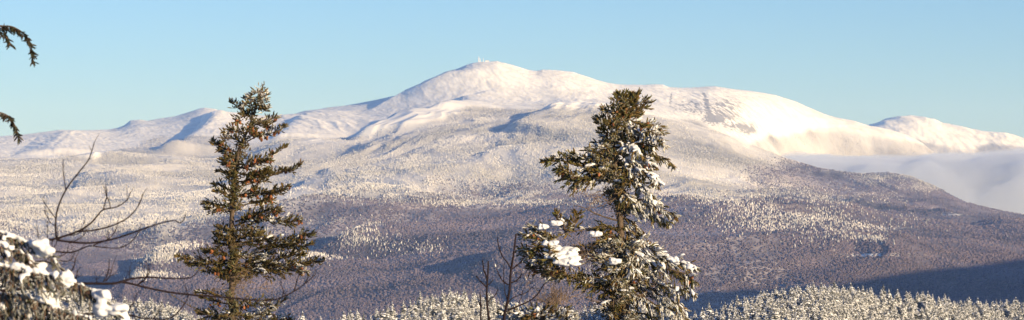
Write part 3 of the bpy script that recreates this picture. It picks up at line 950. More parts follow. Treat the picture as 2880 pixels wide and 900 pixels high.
up = dict(lift=.5, th=.5, w=.13, sprig=.066, cones=.05, s0=.05, frost=.05, r0=.010)
fl = dict(dens=1.25, lift=.18, th=.34, w=.25, sprig=.066, cones=.06, s0=.12, frost=.04, r0=.014)
def m(dct, **k): r = dict(dct); r.update(k); return r
left_limbs = [
 (A((612,75),(570,100),(520,125)), m(up, frost=.45, w=.07)), (A((606,90),(620,110),(630,135)), m(up, frost=.45, w=.06)),
 (A((600,120),(560,150),(500,165),(480,200)), m(up, frost=.3, cones=.12, w=.09)), (A((598,140),(620,170),(632,200)), m(up, frost=.4, w=.06)),
 (A((575,200),(530,180),(500,140)), m(up, frost=.2, w=.09)), (A((590,180),(625,215),(645,200)), m(up, frost=.3, w=.06)),
 (A((545,270),(480,225),(440,190),(405,162)), m(up, w=.10, cones=.12)), (A((560,240),(500,250),(455,270),(440,295)), m(up, w=.12, cones=.12)),
 (A((545,290),(610,300),(655,275),(703,265)), m(up, w=.11, frost=.3, cones=.14)), (A((535,320),(580,310),(640,320),(655,325)), m(up, w=.1, cones=.3, lift=.2)),
 (A((520,330),(560,370),(600,380)), m(up, w=.10, cones=.4)),
 (A((510,420),(580,385),(650,370),(720,345),(765,322)), m(up, w=.10, s0=.35, frost=.35, lift=.4)),
 (A((500,370),(440,350),(400,345),(352,362)), m(up, w=.10)), (A((480,440),(420,400),(370,400),(350,430)), m(up, w=.11, cones=.08)),
 (A((470,500),(400,480),(330,460),(282,415)), m(up, w=.09, s0=.25, cones=.12)), (A((460,520),(400,520),(350,500),(338,480)), m(up, w=.09)),
 (A((450,560),(400,580),(360,570),(345,545)), m(up, w=.12, s0=.1)), 
 (A((450,600),(520,560),(600,540),(680,510),(770,455)), m(up, w=.09, s0=.15, dens=.75, cones=.02)),
 (A((445,600),(520,590),(590,560),(660,545)), m(fl, w=.16, cones=.45)), (A((445,630),(520,640),(600,620),(640,610)), m(fl, w=.15, cones=.3)),
 (A((440,640),(380,640),(345,620),(318,618)), m(up, w=.08, dens=.8)), 
 (A((435,725),(540,700),(640,660),(740,625),(820,600),(866,572)), m(up, w=.12, s0=.3, dens=.95, cones=.06, lift=.45)),
 (A((435,690),(520,680),(600,650),(660,630)), m(fl, w=.15, cones=.15)),
 (A((430,740),(370,735),(330,710),(292,712)), m(up, w=.10, s0=.2)), (A((428,760),(380,770),(300,755),), m(up, w=.10)),
 (A((430,780),(500,790),(600,770),(700,760),(785,722)), m(fl, w=.17, s0=.25, cones=.14)), (A((430,790),(520,760),(560,735)), m(fl, w=.15, cones=.2)),
 (B((425,60),(360,45),(300,30),(238,20)), m(fl, w=.21, s0=.2, lift=.1, droop=.15)), (B((425,75),(350,70),(280,65),(250,55)), m(fl, w=.16, s0=.3, dens=.8, droop=.2)),
 (B((428,60),(520,30),(620,10),(670,5)), m(fl, w=.16, s0=.35, cones=.25)),
 (B((420,180),(520,145),(620,130),(720,150),(800,150),(858,140)), m(fl, w=.22, s0=.1, snow=.25, cones=.10, frost=.2)),
 (B((430,150),(520,120),(600,90),(660,70),(720,80)), m(fl, w=.20, cones=.1)),
 (B((400,230),(360,200),(340,180)), m(fl, w=.14)), (B((400,260),(350,250),(310,240)), m(fl, w=.14)), (B((400,300),(350,300),(305,292)), m(fl, w=.13)),
 (B((420,215),(500,200),(560,205),(600,215)), m(fl, w=.20, snow=.25, frost=.2)), (B((420,260),(500,250),(580,240)), m(fl, w=.2)),
 (B((420,300),(550,280),(700,280),(800,280),(870,250),(945,240)), m(fl, w=.26, snow=.3, frost=.2, cones=.07, lumps=.065)),
 (B((430,310),(560,300),(700,320),(800,300),(880,310),(930,300)), m(fl, w=.20, s0=.3, cones=.07, droop=.1)),
 (B((410,400),(300,420),(200,400),(120,395),(50,380)), m(fl, w=.20, s0=.1, droop=.1, dens=1.1)),
 (B((410,420),(340,440),(270,470),(200,440),(110,420)), m(fl, w=.15, s0=.1, dens=.9, droop=.2)),
 (B((405,380),(340,370),(280,360),(250,345)), m(fl, w=.2, cones=.2, snow=.15)),
 (B((410,380),(520,380),(620,370),(660,360)), m(fl, w=.24, snow=.4, frost=.3)),
 (B((420,440),(550,420),(700,440),(850,440),(930,420),(1003,410)), m(fl, w=.26, snow=.25, frost=.2, cones=.09)),
 (B((420,450),(550,460),(660,470),(780,470),(900,480)), m(fl, w=.22, snow=.1, frost=.15, droop=.2, cones=.05)),
 (B((420,470),(500,480),(560,470),(640,450)), m(fl, w=.24, snow=.3, frost=.3)), (B((400,480),(350,500),(310,480)), m(fl, w=.12)),
 (B((700,400),(780,380),(820,370),(880,370)), m(fl, w=.18, snow=.1, cones=.2)),
 (B((410,660),(330,650),(260,630),(180,620)), m(fl, w=.10, s0=.2, dens=.7)), (B((410,700),(340,690),(260,670),(200,650)), m(fl, w=.12, s0=.2, dens=.7)),
 (B((410,740),(480,720),(560,700),(620,690),(690,710),(765,665)), m(fl, w=.16, s0=.2, dens=.9, snow=.15, frost=.3)), (B((415,760),(500,780),(600,770),(680,740)), m(fl, w=.20, snow=.3, frost=.3)),
 (B((410,780),(330,790),(250,760),(200,760)), m(fl, w=.2, snow=.1)), (B((415,820),(550,830),(700,820),(800,800)), m(fl, w=.25, snow=.35, frost=.3)),
 (B((410,830),(300,800),(180,740),(90,690),(10,640)), m(fl, w=.03, s0=.55, dens=.3, sprig=.03, r0=.010)),
 (B((410,850),(300,850),(220,830)), m(fl, w=.2)),
]
big_spruce('tall narrow dark spruce with orange cones, left one of the two big spruces', 45.,
  A((616,40),(610,60),(600,100),(585,160),(560,210),(535,290),(505,360),(480,420),(455,480),(440,560),(432,640),(426,720)) + B((413,40),(408,120),(405,200),(408,320),(412,450),(408,560),(405,660),(410,800)),
  .006, .052, 0, left_limbs, frost0=.15, seed=21,
  extra=[(.0,.07,1,.04,.055,.4,0,0), (.07,.25,2,.12,.06,.12,0,.10), (.25,.54,2,.20,.065,.05,.0,.10), (.62,.84,2,.28,.07,.06,.03,.04), (.90,1.,2,.3,.07,.1,.05,.0)],
  deadspots=[((600,705,14,22),80,.22,(.9,.9),.0), ((560,650,22,25),35,.25,(.8,1.1),.5), ((590,480,10,20),15,.2), ((640,610,60,15),25,.2), ((600,385,12,15),14,.15), ((540,730,30,10),18,.2), ((670,720,14,8),16,.16,(1,1),.3)])

rt = dict(lift=.10, th=.5, w=.24, sprig=.072, cones=.04, s0=.08, frost=.35, r0=.018, snow=.25, lumps=.06, droop=.1)
dr = m(rt, droop=.55, lift=-.1, frost=.45, snow=.35, w=.22)
right_limbs = [
 (Cc((620,230),(600,190),(560,175),(505,160)), m(up, w=.13)), (Cc((620,190),(615,130),(605,90),(600,70)), m(up, w=.10)),
 (Cc((622,180),(640,110),(640,80),(625,60)), m(up, w=.12)), (Cc((625,180),(670,120),(680,90),(690,65)), m(up, w=.12)),
 (Cc((625,200),(680,140),(720,100),(738,62)), m(up, w=.13)), (Cc((625,200),(700,150),(760,110),(828,115)), m(up, w=.15, cones=.15, frost=.3)),
 (Cc((625,220),(690,190),(740,165),(800,150)), m(up, w=.16, cones=.3, frost=.2)), (Cc((620,230),(680,220),(740,195)), m(up, w=.15, cones=.3)),
 (Cc((615,250),(560,250),(510,240),(478,215)), m(up, w=.12)), (Cc((610,280),(560,265),(520,270),(485,250)), m(up, w=.10)), (Cc((605,330),(560,320),(520,310),(488,320)), m(up, w=.11)),
 (Cc((615,230),(700,240),(780,260),(850,290),(905,320)), m(rt, w=.20, snow=.5, cones=.12)), (Cc((620,270),(720,280),(800,300),(870,330),(925,400)), m(dr, w=.18, cones=.12)),
 (Cc((620,300),(690,310),(760,320),(830,310),(880,310)), m(rt, w=.20, snow=.55, cones=.08)),
 (Cc((610,340),(700,370),(780,400),(860,460),(930,490),(980,528)), m(dr, w=.17, cones=.1, snow=.1, frost=.3)), (Cc((620,330),(720,360),(800,390),(850,400)), m(dr, w=.18, cones=.15)),
 (Cc((590,360),(560,360),(530,350)), m(rt, snow=.05, w=.15)), (Cc((590,410),(540,400),(500,400),(490,380)), m(rt, snow=.05, w=.15)),
 (Cc((590,430),(520,430),(460,450),(425,430)), m(rt, snow=.3, w=.18)), (Cc((590,330),(640,340),(660,360)), m(rt, snow=.3, w=.15)),
 (Cc((600,380),(660,390),(720,400),(740,440)), m(dr, snow=.8, w=.22)), (Cc((600,450),(660,470),(740,500),(800,510),(855,510)), m(dr, snow=.9, w=.22, lumps=.07)),
 (Cc((600,500),(700,540),(780,580),(850,600),(865,660)), m(dr, snow=.7, w=.22, lumps=.07)), (Cc((600,560),(680,600),(740,660),(800,700),(850,740)), m(dr, snow=.55, w=.22)),
 (Cc((590,580),(480,560),(380,540),(280,510),(190,500),(118,505)), m(rt, w=.22, snow=.08, frost=.05, lift=.3)), (Cc((580,600),(470,600),(380,620),(300,600),(210,560)), m(rt, w=.26, snow=.06, frost=.06, droop=.2)),
 (Cc((450,600),(370,620),(300,620),(260,600)), m(rt, w=.22, droop=.5, snow=.04)), (Cc((480,560),(420,500),(350,480),(300,470)), m(rt, w=.18, lift=.4, snow=.15)),
 (Cc((590,520),(540,530),(480,520),(430,530)), m(rt, w=.22, snow=.95, lumps=.085)), (Cc((590,500),(520,470),(470,450)), m(rt, w=.18, snow=.4)),
 (Cc((590,560),(540,560),(500,560)), m(rt, w=.3, snow=.5)), (Cc((600,540),(640,540),(680,560)), m(rt, w=.3, snow=.55)), (Cc((600,610),(660,610),(710,640)), m(rt, w=.26, snow=.3, frost=.2)),
 (Cc((590,640),(540,640),(500,600)), m(rt, w=.22, snow=.1)), (Cc((595,700),(650,720),(690,760)), m(dr, w=.22, frost=.2)), (Cc((600,730),(700,760),(800,760),(880,790)), m(dr, w=.22, frost=.5)),
 (D((700,20),(780,30),(860,40),(960,60),(1030,80),(1095,108)), m(dr, w=.20, snow=.25)), (D((705,40),(800,60),(900,90),(980,120),(1040,160)), m(dr, w=.20, snow=.15)),
 (D((715,110),(780,140),(830,180),(860,240)), m(dr, w=.14, snow=.1)), (D((700,130),(760,200),(790,270)), m(dr, w=.16, snow=.5)),
 (D((720,230),(680,200),(620,190),(570,200)), m(rt, w=.22, snow=.0, frost=.0, cones=.1)), (D((720,260),(660,250),(610,260),(560,290)), m(rt, w=.18, snow=.1, frost=.0)),
 (D((715,200),(600,180),(500,200),(420,215),(340,235),(270,270)), m(rt, w=.07, s0=.4, dens=.4, snow=.0, r0=.014, depth=-.15)),
 (D((360,235),(350,200),(345,170),(340,150)), m(rt, w=.12, snow=.1, depth=-.1)), (D((410,215),(415,160),(430,110),(425,95)), m(up, w=.12, sprig=.07, frost=0, depth=-.1)), (D((330,190),(305,140),(300,90)), m(up, w=.09, depth=-.1)),
 (D((290,270),(230,230),(150,200),(125,180)), m(rt, w=.2, snow=.25, depth=-.1)), (D((300,280),(200,270),(120,250),(75,235)), m(rt, w=.18, snow=.1, depth=-.2)),
 (D((300,330),(200,320),(120,340),(60,335)), m(rt, w=.22, snow=.1, frost=.1)), (D((330,440),(240,400),(160,370),(100,360)), m(rt, w=.22, snow=.3, frost=.2)),
 (D((330,480),(250,480),(180,450),(120,440)), m(rt, w=.18, snow=.15, frost=.1)), (D((360,490),(300,500),(240,490)), m(rt, w=.14, snow=.05, droop=.3)),
 (D((740,680),(620,610),(500,560),(400,520),(340,490),(260,420),(250,330)), m(rt, w=.20, s0=.15, snow=.05, frost=.03, droop=.35, r0=.028, depth=-.4)),
 (D((740,640),(640,560),(560,520),(460,500)), m(rt, w=.24, snow=.06, frost=.0, droop=.3)),
 (D((730,420),(640,400),(560,370),(460,350),(430,330)), m(rt, w=.22, snow=.5)), (D((720,330),(660,310),(600,310),(540,320)), m(rt, w=.24, snow=.5, frost=.5)),
 (D((725,300),(790,340),(860,350),(900,400)), m(dr, w=.24, snow=.6, frost=.7)), (D((725,350),(680,380),(620,420)), m(rt, w=.28, snow=.5, frost=.6)), (D((730,400),(780,420),(830,480)), m(dr, w=.26, snow=.6, frost=.6)),
 (D((735,330),(830,320),(900,320),(970,360),(1020,390)), m(rt, w=.22, snow=.6, frost=.5)), (D((740,400),(880,390),(1000,400),(1080,410),(1150,430),(1220,458)), m(dr, w=.20, snow=.8, frost=.5, lumps=.07)),
 (D((900,400),(1000,450),(1090,480),(1160,500),(1215,550)), m(dr, w=.22, snow=.12, frost=.35, cones=.06)), (D((740,450),(860,450),(940,520),(980,560)), m(dr, w=.22, snow=.5, frost=.6)),
 (D((740,480),(700,480),(640,470)), m(rt, w=.30, snow=.5, frost=.5)), (D((740,520),(690,540),(630,560)), m(rt, w=.28, snow=.25, frost=.3)), (D((745,540),(820,560),(880,580),(930,600)), m(dr, w=.26, snow=.2, frost=.3)),
 (D((745,560),(860,560),(980,570),(1080,590),(1160,610),(1215,628)), m(dr, w=.20, snow=.6, frost=.5, s0=.4, lumps=.06)), (D((900,580),(980,640),(1060,680),(1120,720),(1160,790)), m(dr, w=.24, snow=.15, frost=.6)),
 (D((950,600),(1000,680),(1040,720),(1080,780)), m(dr, w=.22, snow=.1, frost=.6)),
 (D((745,620),(840,640),(920,680),(980,720)), m(dr, w=.24, snow=.3, frost=.4)), (D((745,640),(700,660),(650,680),(640,720)), m(rt, w=.24, snow=.15, frost=.2)),
 (D((755,700),(700,720),(660,760)), m(rt, w=.26, snow=.2, frost=.2)), (D((755,780),(850,760),(930,780),(990,820)), m(dr, w=.24, snow=.4)), (D((755,790),(700,800),(640,830)), m(rt, w=.26, snow=.2)),
]
rtree = big_spruce('bushy leaning spruce heavy with clotted snow, right one of the two big spruces', 42.,
  Cc((640,130),(630,190),(622,240),(605,300),(592,360),(590,430),(592,500),(596,570),(602,650),(606,720)) + D((690,-20),(705,40),(716,120),(724,200),(732,300),(738,400),(742,500),(746,600),(752,700),(762,810)),
  .012, .060, 0, right_limbs, frost0=.4, seed=33,
  extra=[(.0,.12,2,.17,.066,.1,.0,.10), (.12,.36,2,.24,.07,.2,.06,.05), (.36,.50,2,.20,.07,.15,.04,.04), (.62,.84,3,.34,.075,.35,.10,.03), (.84,1.,2,.32,.075,.25,.06,.0)],
  deadspots=[((1530,505,22,14),60,.22,(1,.7),.1), ((1470,650,28,10),60,.26,(1,.8),.3), ((1530,690,20,18),40,.25), ((1345,690,20,10),40,.22,(1,.6),-.1), ((1520,760,22,10),30,.22), ((1640,720,30,14),20,.2)],
  green=(.118, .088, .018))
# the big snow slab on its left platform, and the small caps
slab = Snow(); random.seed(5)
for _ in range(70):
    x_ = random.uniform(250, 425); y_ = 330 + (x_ - 250) * .12 + random.uniform(-20, 95)
    if x_ < 290 and y_ > 390: continue
    slab.lump(P(1288 + x_ * .378, 500.9 + y_ * .378, 42 - .32 + (395 - y_) * .002), random.uniform(.07, .12), random.uniform(.07, .12), random.uniform(.028, .042))
for (x_, y_, n_, k_) in ((295,165,12,.05),(210,185,7,.045),(680,418,8,.06),(545,235,6,.06),(250,300,14,.06),(1080,405,8,.05),(1190,450,8,.04)):
    for _ in range(n_):
        slab.lump(P(1288 + (x_ + random.uniform(-1, 1) * k_ * 600) * .378, 500.9 + (y_ + random.uniform(-12, 12)) * .378, 41.65), k_ * random.uniform(.7, 1.2), k_, k_ * .7)
so = slab.build('snow_slab', rtree); so.matrix_parent_inverse = rtree.matrix_world.inverted()
mb = MB()
mb.tube(smooth_path([P(*q, 41.8) for q in D((700,142),(620,120),(540,90),(500,65),(450,50),(408,40))], 18), .013, .004, 6, BARK)
for a, b in (((540,90),(500,45)), ((500,65),(495,40)), ((560,100),(520,105)), ((600,112),(560,85))): mb.tube([P(*D(a)[0], 41.8), P(*D(b)[0], 41.8)], .005, .002, 4, BARK)
o = obj('bare_limb', mb.mesh('bare_limb', M_BARK), rtree); o.matrix_parent_inverse = rtree.matrix_world.inverted()

# low spruce top, snow on it, between sapling and right spruce
def Z7(*p): return [(876.6 + x_ * .289, 572.5 + y_ * .289) for x_, y_ in p]
lw = dict(lift=.15, th=.5, w=.18, sprig=.07, s0=.02, frost=.5, r0=.012, snow=.6, lumps=.05, cones=.03)
big_spruce('low snow topped spruce with dead brown twigs, left of the snow heavy spruce', 40.,
  Z7((1690,735),(1690,760),(1692,800),(1694,840)), .02, .04, 0,
  [(Z7((1690,770),(1600,760),(1500,750),(1400,740),(1330,720)), lw), (Z7((1690,750),(1600,745),(1520,740)), lw), (Z7((1690,745),(1760,735),(1850,745),(1950,760)), lw),
   (Z7((1690,800),(1500,790),(1330,780)), lw), (Z7((1690,800),(1800,780),(1960,790)), lw), (Z7((1690,780),(1720,720),(1700,700)), m(lw, snow=.1, w=.1, frost=.1)),
   (Z7((1690,830),(1500,830),(1320,820)), lw), (Z7((1690,830),(1800,820),(1970,820)), lw), (Z7((1690,790),(1680,740),(1640,725)), m(lw, w=.15))],
  frost0=.4, seed=8, deadspots=[((1380,765,14,6),50,.22,(.8,1),.9), ((1405,760,16,6),50,.26,(.8,1),.9)])

# ------------------------------------------------------------------ bare saplings
def bare(label, Ym, lines, r_main, base_xy, name='bare_sapling', wob=.0, col=(.016, .010, .012), trunk=None, rt=.03):
    """lines: list of (points, radius0, radius1) in image coords"""
    b = P(base_xy[0], base_xy[1], Ym); gz = ground(b[0], b[1])
    t = empty(name, (b[0], b[1], gz)); tag(t, label, 'tree')
    kids = []
    mb = MB()
    tp = [P(*q, Ym) for q in (trunk or [])] or [b]
    tp = list(tp) + [np.array([b[0], b[1], z_]) for z_ in np.linspace(tp[-1][2] - .2, gz - .2, 6)]
    mb.tube(smooth_path(tp, 40), rt * .35 if trunk else rt * .8, rt, 7, col)
    kids.append(obj('trunk', mb.mesh('trunk', M_BARK, True), t))
    for i_, (pts, r0, r1) in enumerate(lines):
        random.seed(i_ * 7 + 1)
        dy = random.uniform(-wob, wob); dy2 = dy + random.uniform(-wob, wob)
        n_ = len(pts)
        pp = smooth_path([P(q[0], q[1], Ym + dy + (dy2 - dy) * k / n_) for k, q in enumerate(pts)], 26)
        mb = MB(); mb.tube(pp, r0 * 1.2, r1 * 1.35, 6, col)
        # buds and side spurs
        for k in range(3, len(pp), 3):
            d = pp[min(k + 1, len(pp) - 1)] - pp[k - 1]; d /= np.linalg.norm(d) + 1e-9
            e = d * .6 + np.array([random.gauss(0, .5), random.gauss(0, .5), random.gauss(.3, .5)])
            mb.tube([pp[k], pp[k] + e * random.uniform(.01, .05)], r1 * .9, r1 * .5, 4, col)
        kids.append(obj('branch', mb.mesh('branch', M_BARK), t))
    bpy.context.view_layer.update()
    for c_ in kids: c_.matrix_parent_inverse = t.matrix_world.inverted()
    return t
bare('taller bare sapling with upswept twigs, directly left of the snow heavy spruce', 38.,
  [(Z7((1410,350),(1380,300),(1340,250),(1310,170),(1297,100)), .009, .005), (Z7((1418,365),(1460,335),(1500,300),(1550,240)), .008, .0045), (Z7((1393,500),(1355,475),(1325,440),(1295,375)), .008, .0045),
   (Z7((1405,482),(1445,470),(1480,445),(1508,405)), .008, .0045), (Z7((1385,665),(1420,620),(1480,590),(1550,565),(1597,518)), .006, .003), (Z7((1385,722),(1450,695),(1520,665),(1590,630),(1650,575),(1707,485)), .011, .005),
   (Z7((1382,625),(1362,560),(1352,450),(1352,335)), .006, .003), (Z7((1475,685),(1495,630),(1510,600),(1515,550)), .004, .0025), (Z7((1585,630),(1625,635),(1662,622)), .003, .002)],
  .01, (876.6 + 1350 * .289, 572.5 + 830 * .289), trunk=Z7((1458,58),(1450,130),(1435,250),(1412,390),(1402,540),(1375,690),(1360,740),(1352,830)), rt=.030)
bare('slimmer bare sapling forking near its top, left of the taller bare sapling', 36.,
  [(Z7((1206,465),(1195,410),(1178,370),(1167,285)), .009, .005), (Z7((1200,517),(1170,490),(1140,460),(1115,422)), .008, .0045), (Z7((1208,500),(1235,485),(1260,455)), .004, .003),
   (Z7((1210,650),(1240,620),(1275,590),(1303,533)), .006, .003)],
  .01, (876.6 + 1228 * .289, 572.5 + 830 * .289), trunk=Z7((1217,288),(1215,380),(1208,480),(1204,600),(1212,720),(1228,830)), rt=.025)
bare('short straight bare stem, leftmost of the three bare saplings at the bottom middle', 36., [(Z7((1150,700),(1138,660),(1132,640)), .004, .003)],
  .01, (876.6 + 1150 * .289, 572.5 + 830 * .289), trunk=Z7((1143,562),(1150,620),(1153,700),(1150,830)), rt=.018)

def R6(*p): return [(x_ * .5, 402.5 + y_ * .5) for x_, y_ in p]
br = [
 (R6((-140,470),(0,440),(120,418),(200,412),(300,390),(400,355),(460,315),(490,280),(520,250),(590,235),(640,200),(655,165)), .007, .002),
 (R6((518,252),(528,215),(538,180),(532,122)), .003, .0017), (R6((555,240),(550,210),(535,180),(530,150)), .003, .0015),
 (R6((283,397),(280,340),(283,280),(300,215),(335,145),(370,95),(410,45),(445,0),(462,-45),(474,-88)), .005, .002), (R6((330,150),(325,110),(318,60),(317,0)), .003, .0016),
 (R6((278,292),(255,260),(230,225),(214,198)), .0025, .0015), (R6((276,332),(255,315),(240,290),(225,262)), .0025, .0015), (R6((240,403),(238,370),(240,340),(240,310)), .002, .0015), (R6((190,412),(192,380),(187,330)), .002, .0014),
 (R6((385,360),(430,358),(480,352),(540,338),(600,315),(650,285),(690,240),(710,200),(722,165)), .0045, .002),
 (R6((285,402),(350,412),(430,418),(500,412),(590,392),(700,355),(770,330),(830,312),(880,305),(905,318),(925,300),(930,283)), .0055, .0018),
 (R6((278,460),(350,466),(400,452),(450,432),(520,440),(600,442),(650,420),(690,375),(702,345)), .004, .0017),
 (R6((470,428),(520,410),(560,385),(585,345),(592,312)), .003, .0015), (R6((540,400),(545,380),(545,360)), .002, .0012),
 (R6((290,400),(330,380),(370,378),(410,360),(438,330)), .003, .0015), (R6((350,420),(390,400),(420,380),(440,345)), .0025, .0013),
 (R6((265,450),(262,415),(270,400)), .002, .0015), (R6((270,440),(285,415),(292,340)), .002, .0013),
 (R6((280,488),(310,482),(335,465),(344,435)), .0028, .0013), (R6((300,505),(335,510),(360,500),(378,468)), .003, .0013),
 (R6((-140,560),(0,535),(150,515),(225,510),(265,525),(300,545),(330,565)), .005, .0025), (R6((345,570),(362,555),(375,525),(380,495)), .004, .002), (R6((370,605),(385,585),(390,555)), .003, .002),
 (R6((-140,700),(0,660),(200,640),(410,622),(560,622),(620,610),(650,600),(740,590),(840,595),(940,595),(975,582),(1000,555)), .0085, .002),
 (R6((600,612),(660,622),(720,638),(850,665),(1000,682),(1120,690),(1200,698),(1290,705),(1345,706),(1395,700),(1440,680),(1490,655),(1530,625),(1570,592),(1590,572)), .006, .0018),
 (R6((520,612),(540,580),(548,540),(550,505)), .0035, .0018), (R6((530,610),(548,590),(560,560),(566,530)), .003, .0016), (R6((485,622),(485,605),(487,592)), .002, .0014),
 (R6((690,628),(720,610),(740,575),(746,528)), .0035, .0016), (R6((700,618),(730,600),(750,570),(752,545)), .003, .0014), (R6((652,602),(652,575),(653,545)), .002, .0014),
 (R6((1480,660),(1490,620),(1500,590),(1502,555)), .003, .0014), (R6((1525,632),(1540,610),(1550,590),(1548,570)), .003, .0014), (R6((1420,690),(1425,660),(1415,630),(1415,610)), .0025, .0014),
 (R6((-140,820),(100,790),(400,775),(640,780),(700,793),(780,800),(840,800),(880,780),(920,735),(945,695),(940,660),(930,628)), .005, .0018),
 (R6((770,800),(790,775),(800,750),(815,728)), .003, .0014), (R6((625,752),(660,735),(680,700),(692,668)), .0028, .0014),
]
bare('bare leafless tree whose long thin dark branches arch in from the lower left edge', 17., br, .01, (-70, 850), 'bare_tree', .12,
     trunk=[(-95, 470), (-88, 560), (-80, 640), (-74, 740), (-70, 850)], rt=.04)

# ------------------------------------------------------------------ snowy bough tree at lower left
def E(*p): return [(x_ * .3334, 536.7 + y_ * .3334) for x_, y_ in p]
def hanging_tree(label, Ym, trunk, boughs, seed, name='spruce_tree', green=(.040, .038, .016), r_tr=.07, zdrop=0):
    global rng
    rng = np.random.default_rng(seed); random.seed(seed)
    b = P(trunk[-1][0], trunk[-1][1], Ym); gz = ground(b[0], b[1])
    t = empty(name, (b[0], b[1], gz)); tag(t, label, 'tree')
    kids = []
    mb = MB(); tp = [P(*q, Ym) for q in trunk] + [np.array([b[0], b[1], z_]) for z_ in np.linspace(b[2] - .3, gz - .3, 5)]
    mb.tube(smooth_path(tp, 30), .03, r_tr, 8, BARK); kids.append(obj('trunk', mb.mesh('trunk', M_BARK, True), t))
    spr, snw = Sprigs(), Snow()
    for (pts, kw) in boughs:
        L0, L1, step, sn_, sl, s0, r0, lump = kw['L'][0], kw['L'][1], kw.get('step', .02), kw.get('snow', 0), kw.get('sprig', .035), kw.get('s0', .2), kw.get('r0', .006), kw.get('lump', .03)
        dep_ = kw.get('depth', 0.)
        sp = smooth_path([P(q[0], q[1], Ym + dep_) for q in pts], 30)
        mb = MB(); mb.tube(sp, r0, .0022, 6, BARK)
        pp, LL = resample(sp, step); N_ = len(pp)
        for i_ in range(N_):
            s = i_ / (N_ - 1)
            if s < s0: continue
            sg = 1 if i_ % 2 else -1
            for rep in range(kw.get('rep', 1)):
                l = (L0 + (L1 - L0) * s) * random.uniform(.45, 1.15)
                dirr = np.array([random.gauss(.25, .22), sg * random.uniform(.1, .7), -1.]); dirr /= np.linalg.norm(dirr)
                out = np.array([0.1, sg * random.uniform(.3, 1.), .0])
                p0 = pp[i_]; path_ = [p0, p0 + out * l * .22 + dirr * l * .15, p0 + out * l * .3 + dirr * l * .6, p0 + out * l * .3 + dirr * l]
                q = smooth_path(path_, 9)
                mb.tube(q, .002, .0012, 4, (.16, .09, .06))
                ns = max(2, int(l / (sl * .42)))
                for k in range(ns):
                    c = q[min(len(q) - 1, int(len(q) * (k + .5) / ns))]
                    dd = dirr + rng.normal(size=3) * .45
                    spr.add(c, dd, sl * random.uniform(.7, 1.2), kw.get('frost', 0) * random.uniform(0, 1.5))
                if random.random() < sn_:
                    for k in range(random.randint(1, max(1, int(3 * l / .12)))):
                        c = q[int((len(q) - 1) * random.uniform(0, .85))]
                        kk = lump * random.uniform(.25, .6)
                        snw.lump(c + np.array([0, -.012, .005]), kk * 1.5, kk, kk * .75, tuple(dirr + rng.normal(size=3) * .2))
            for _q in range(3 if sn_ > 0 else 0):
                kk = lump * (.16 + .42 * max(0., math.sin(i_ * .21 + seed + len(kids) * 2.)) ** 2) * random.uniform(.8, 1.15)
                snw.lump(pp[i_] + rng.normal(size=3) * .006 + np.array([0, -.004, kk * .3]), kk * 1.1, kk, kk * .7)
        kids.append(obj('limb', mb.mesh('limb', M_BARK), t))
    for (x_, y_, rx, rz, n_) in [q for bb in boughs for q in bb[1].get('caps', ())]:
        for _ in range(n_):
            snw.lump(P(x_ + random.gauss(0, rx * .45), y_ + random.gauss(0, rz * .45), Ym - .05 + random.uniform(-.03, .03)), .026 * random.uniform(.8, 1.5), .03, .022 * random.uniform(.8, 1.4))
    kids.append(spr.build('crown', t, green, 1.25))
    k_ = snw.build('snow_load', t, .006)
    if k_: kids.append(k_)
    bpy.context.view_layer.update()
    for c_ in kids: c_.matrix_parent_inverse = t.matrix_world.inverted()
    return t
hb = dict(L=(.16, .10), snow=.26, frost=.34, sprig=.04, step=.012, rep=2, r0=.007)
hanging_tree('close spruce bough bent under fat white snow lumps in lower left corner', 15.,
  [(-330, 430), (-330, 600), (-330, 860)],
  [([(-330, 560), (-150, 565)] + E((0,145),(90,175),(180,210),(260,225),(320,240),(380,290),(425,370)), dict(hb, L=(.13,.06), s0=.55, snow=.2, caps=[(97,618,16,9,14),(118,633,12,10,10)])),
   ([(-330, 620), (-150, 640)] + E((0,385),(100,405),(210,430),(330,450),(440,470)), dict(hb, L=(.14,.10), s0=.5, snow=.25, depth=-.25, caps=[(90,690,18,22,40),(110,740,16,16,26),(130,765,14,12,16)])),
   ([(-330, 660), (-120, 650)] + E((140,400),(350,455),(480,480),(570,520),(690,575),(790,640),(880,720),(960,800),(1000,850)), dict(hb, L=(.17,.06), s0=.35, snow=.25, caps=[(148,715,14,18,30),(165,700,14,10,12),(260,745,14,14,22),(250,780,12,14,16),(295,775,14,10,12)])),
   ([(-330, 700), (-120, 715)] + E((0,600),(180,620),(360,680),(520,740),(700,800)), dict(hb, L=(.16,.12), s0=.3, snow=.2, depth=-.1)),
   ([(-330, 740), (-120, 760)] + E((0,720),(200,760),(400,820),(600,900)), dict(hb, L=(.15,.12), s0=.3, snow=.2)),
   ([(-330, 600), (-150, 600)] + E((0,240),(60,260),(140,280),(220,330),(250,370)), dict(hb, L=(.12,.09), s0=.55, snow=.5, frost=.3, depth=-.15)),
   ([(-330, 780), (-120, 800)] + E((0,830),(200,860),(420,900)), dict(hb, L=(.12,.1), s0=.3, snow=.6))], 3)
hu = dict(L=(.10, .04), snow=0., frost=.0, sprig=.042, step=.012, rep=2, r0=.007)
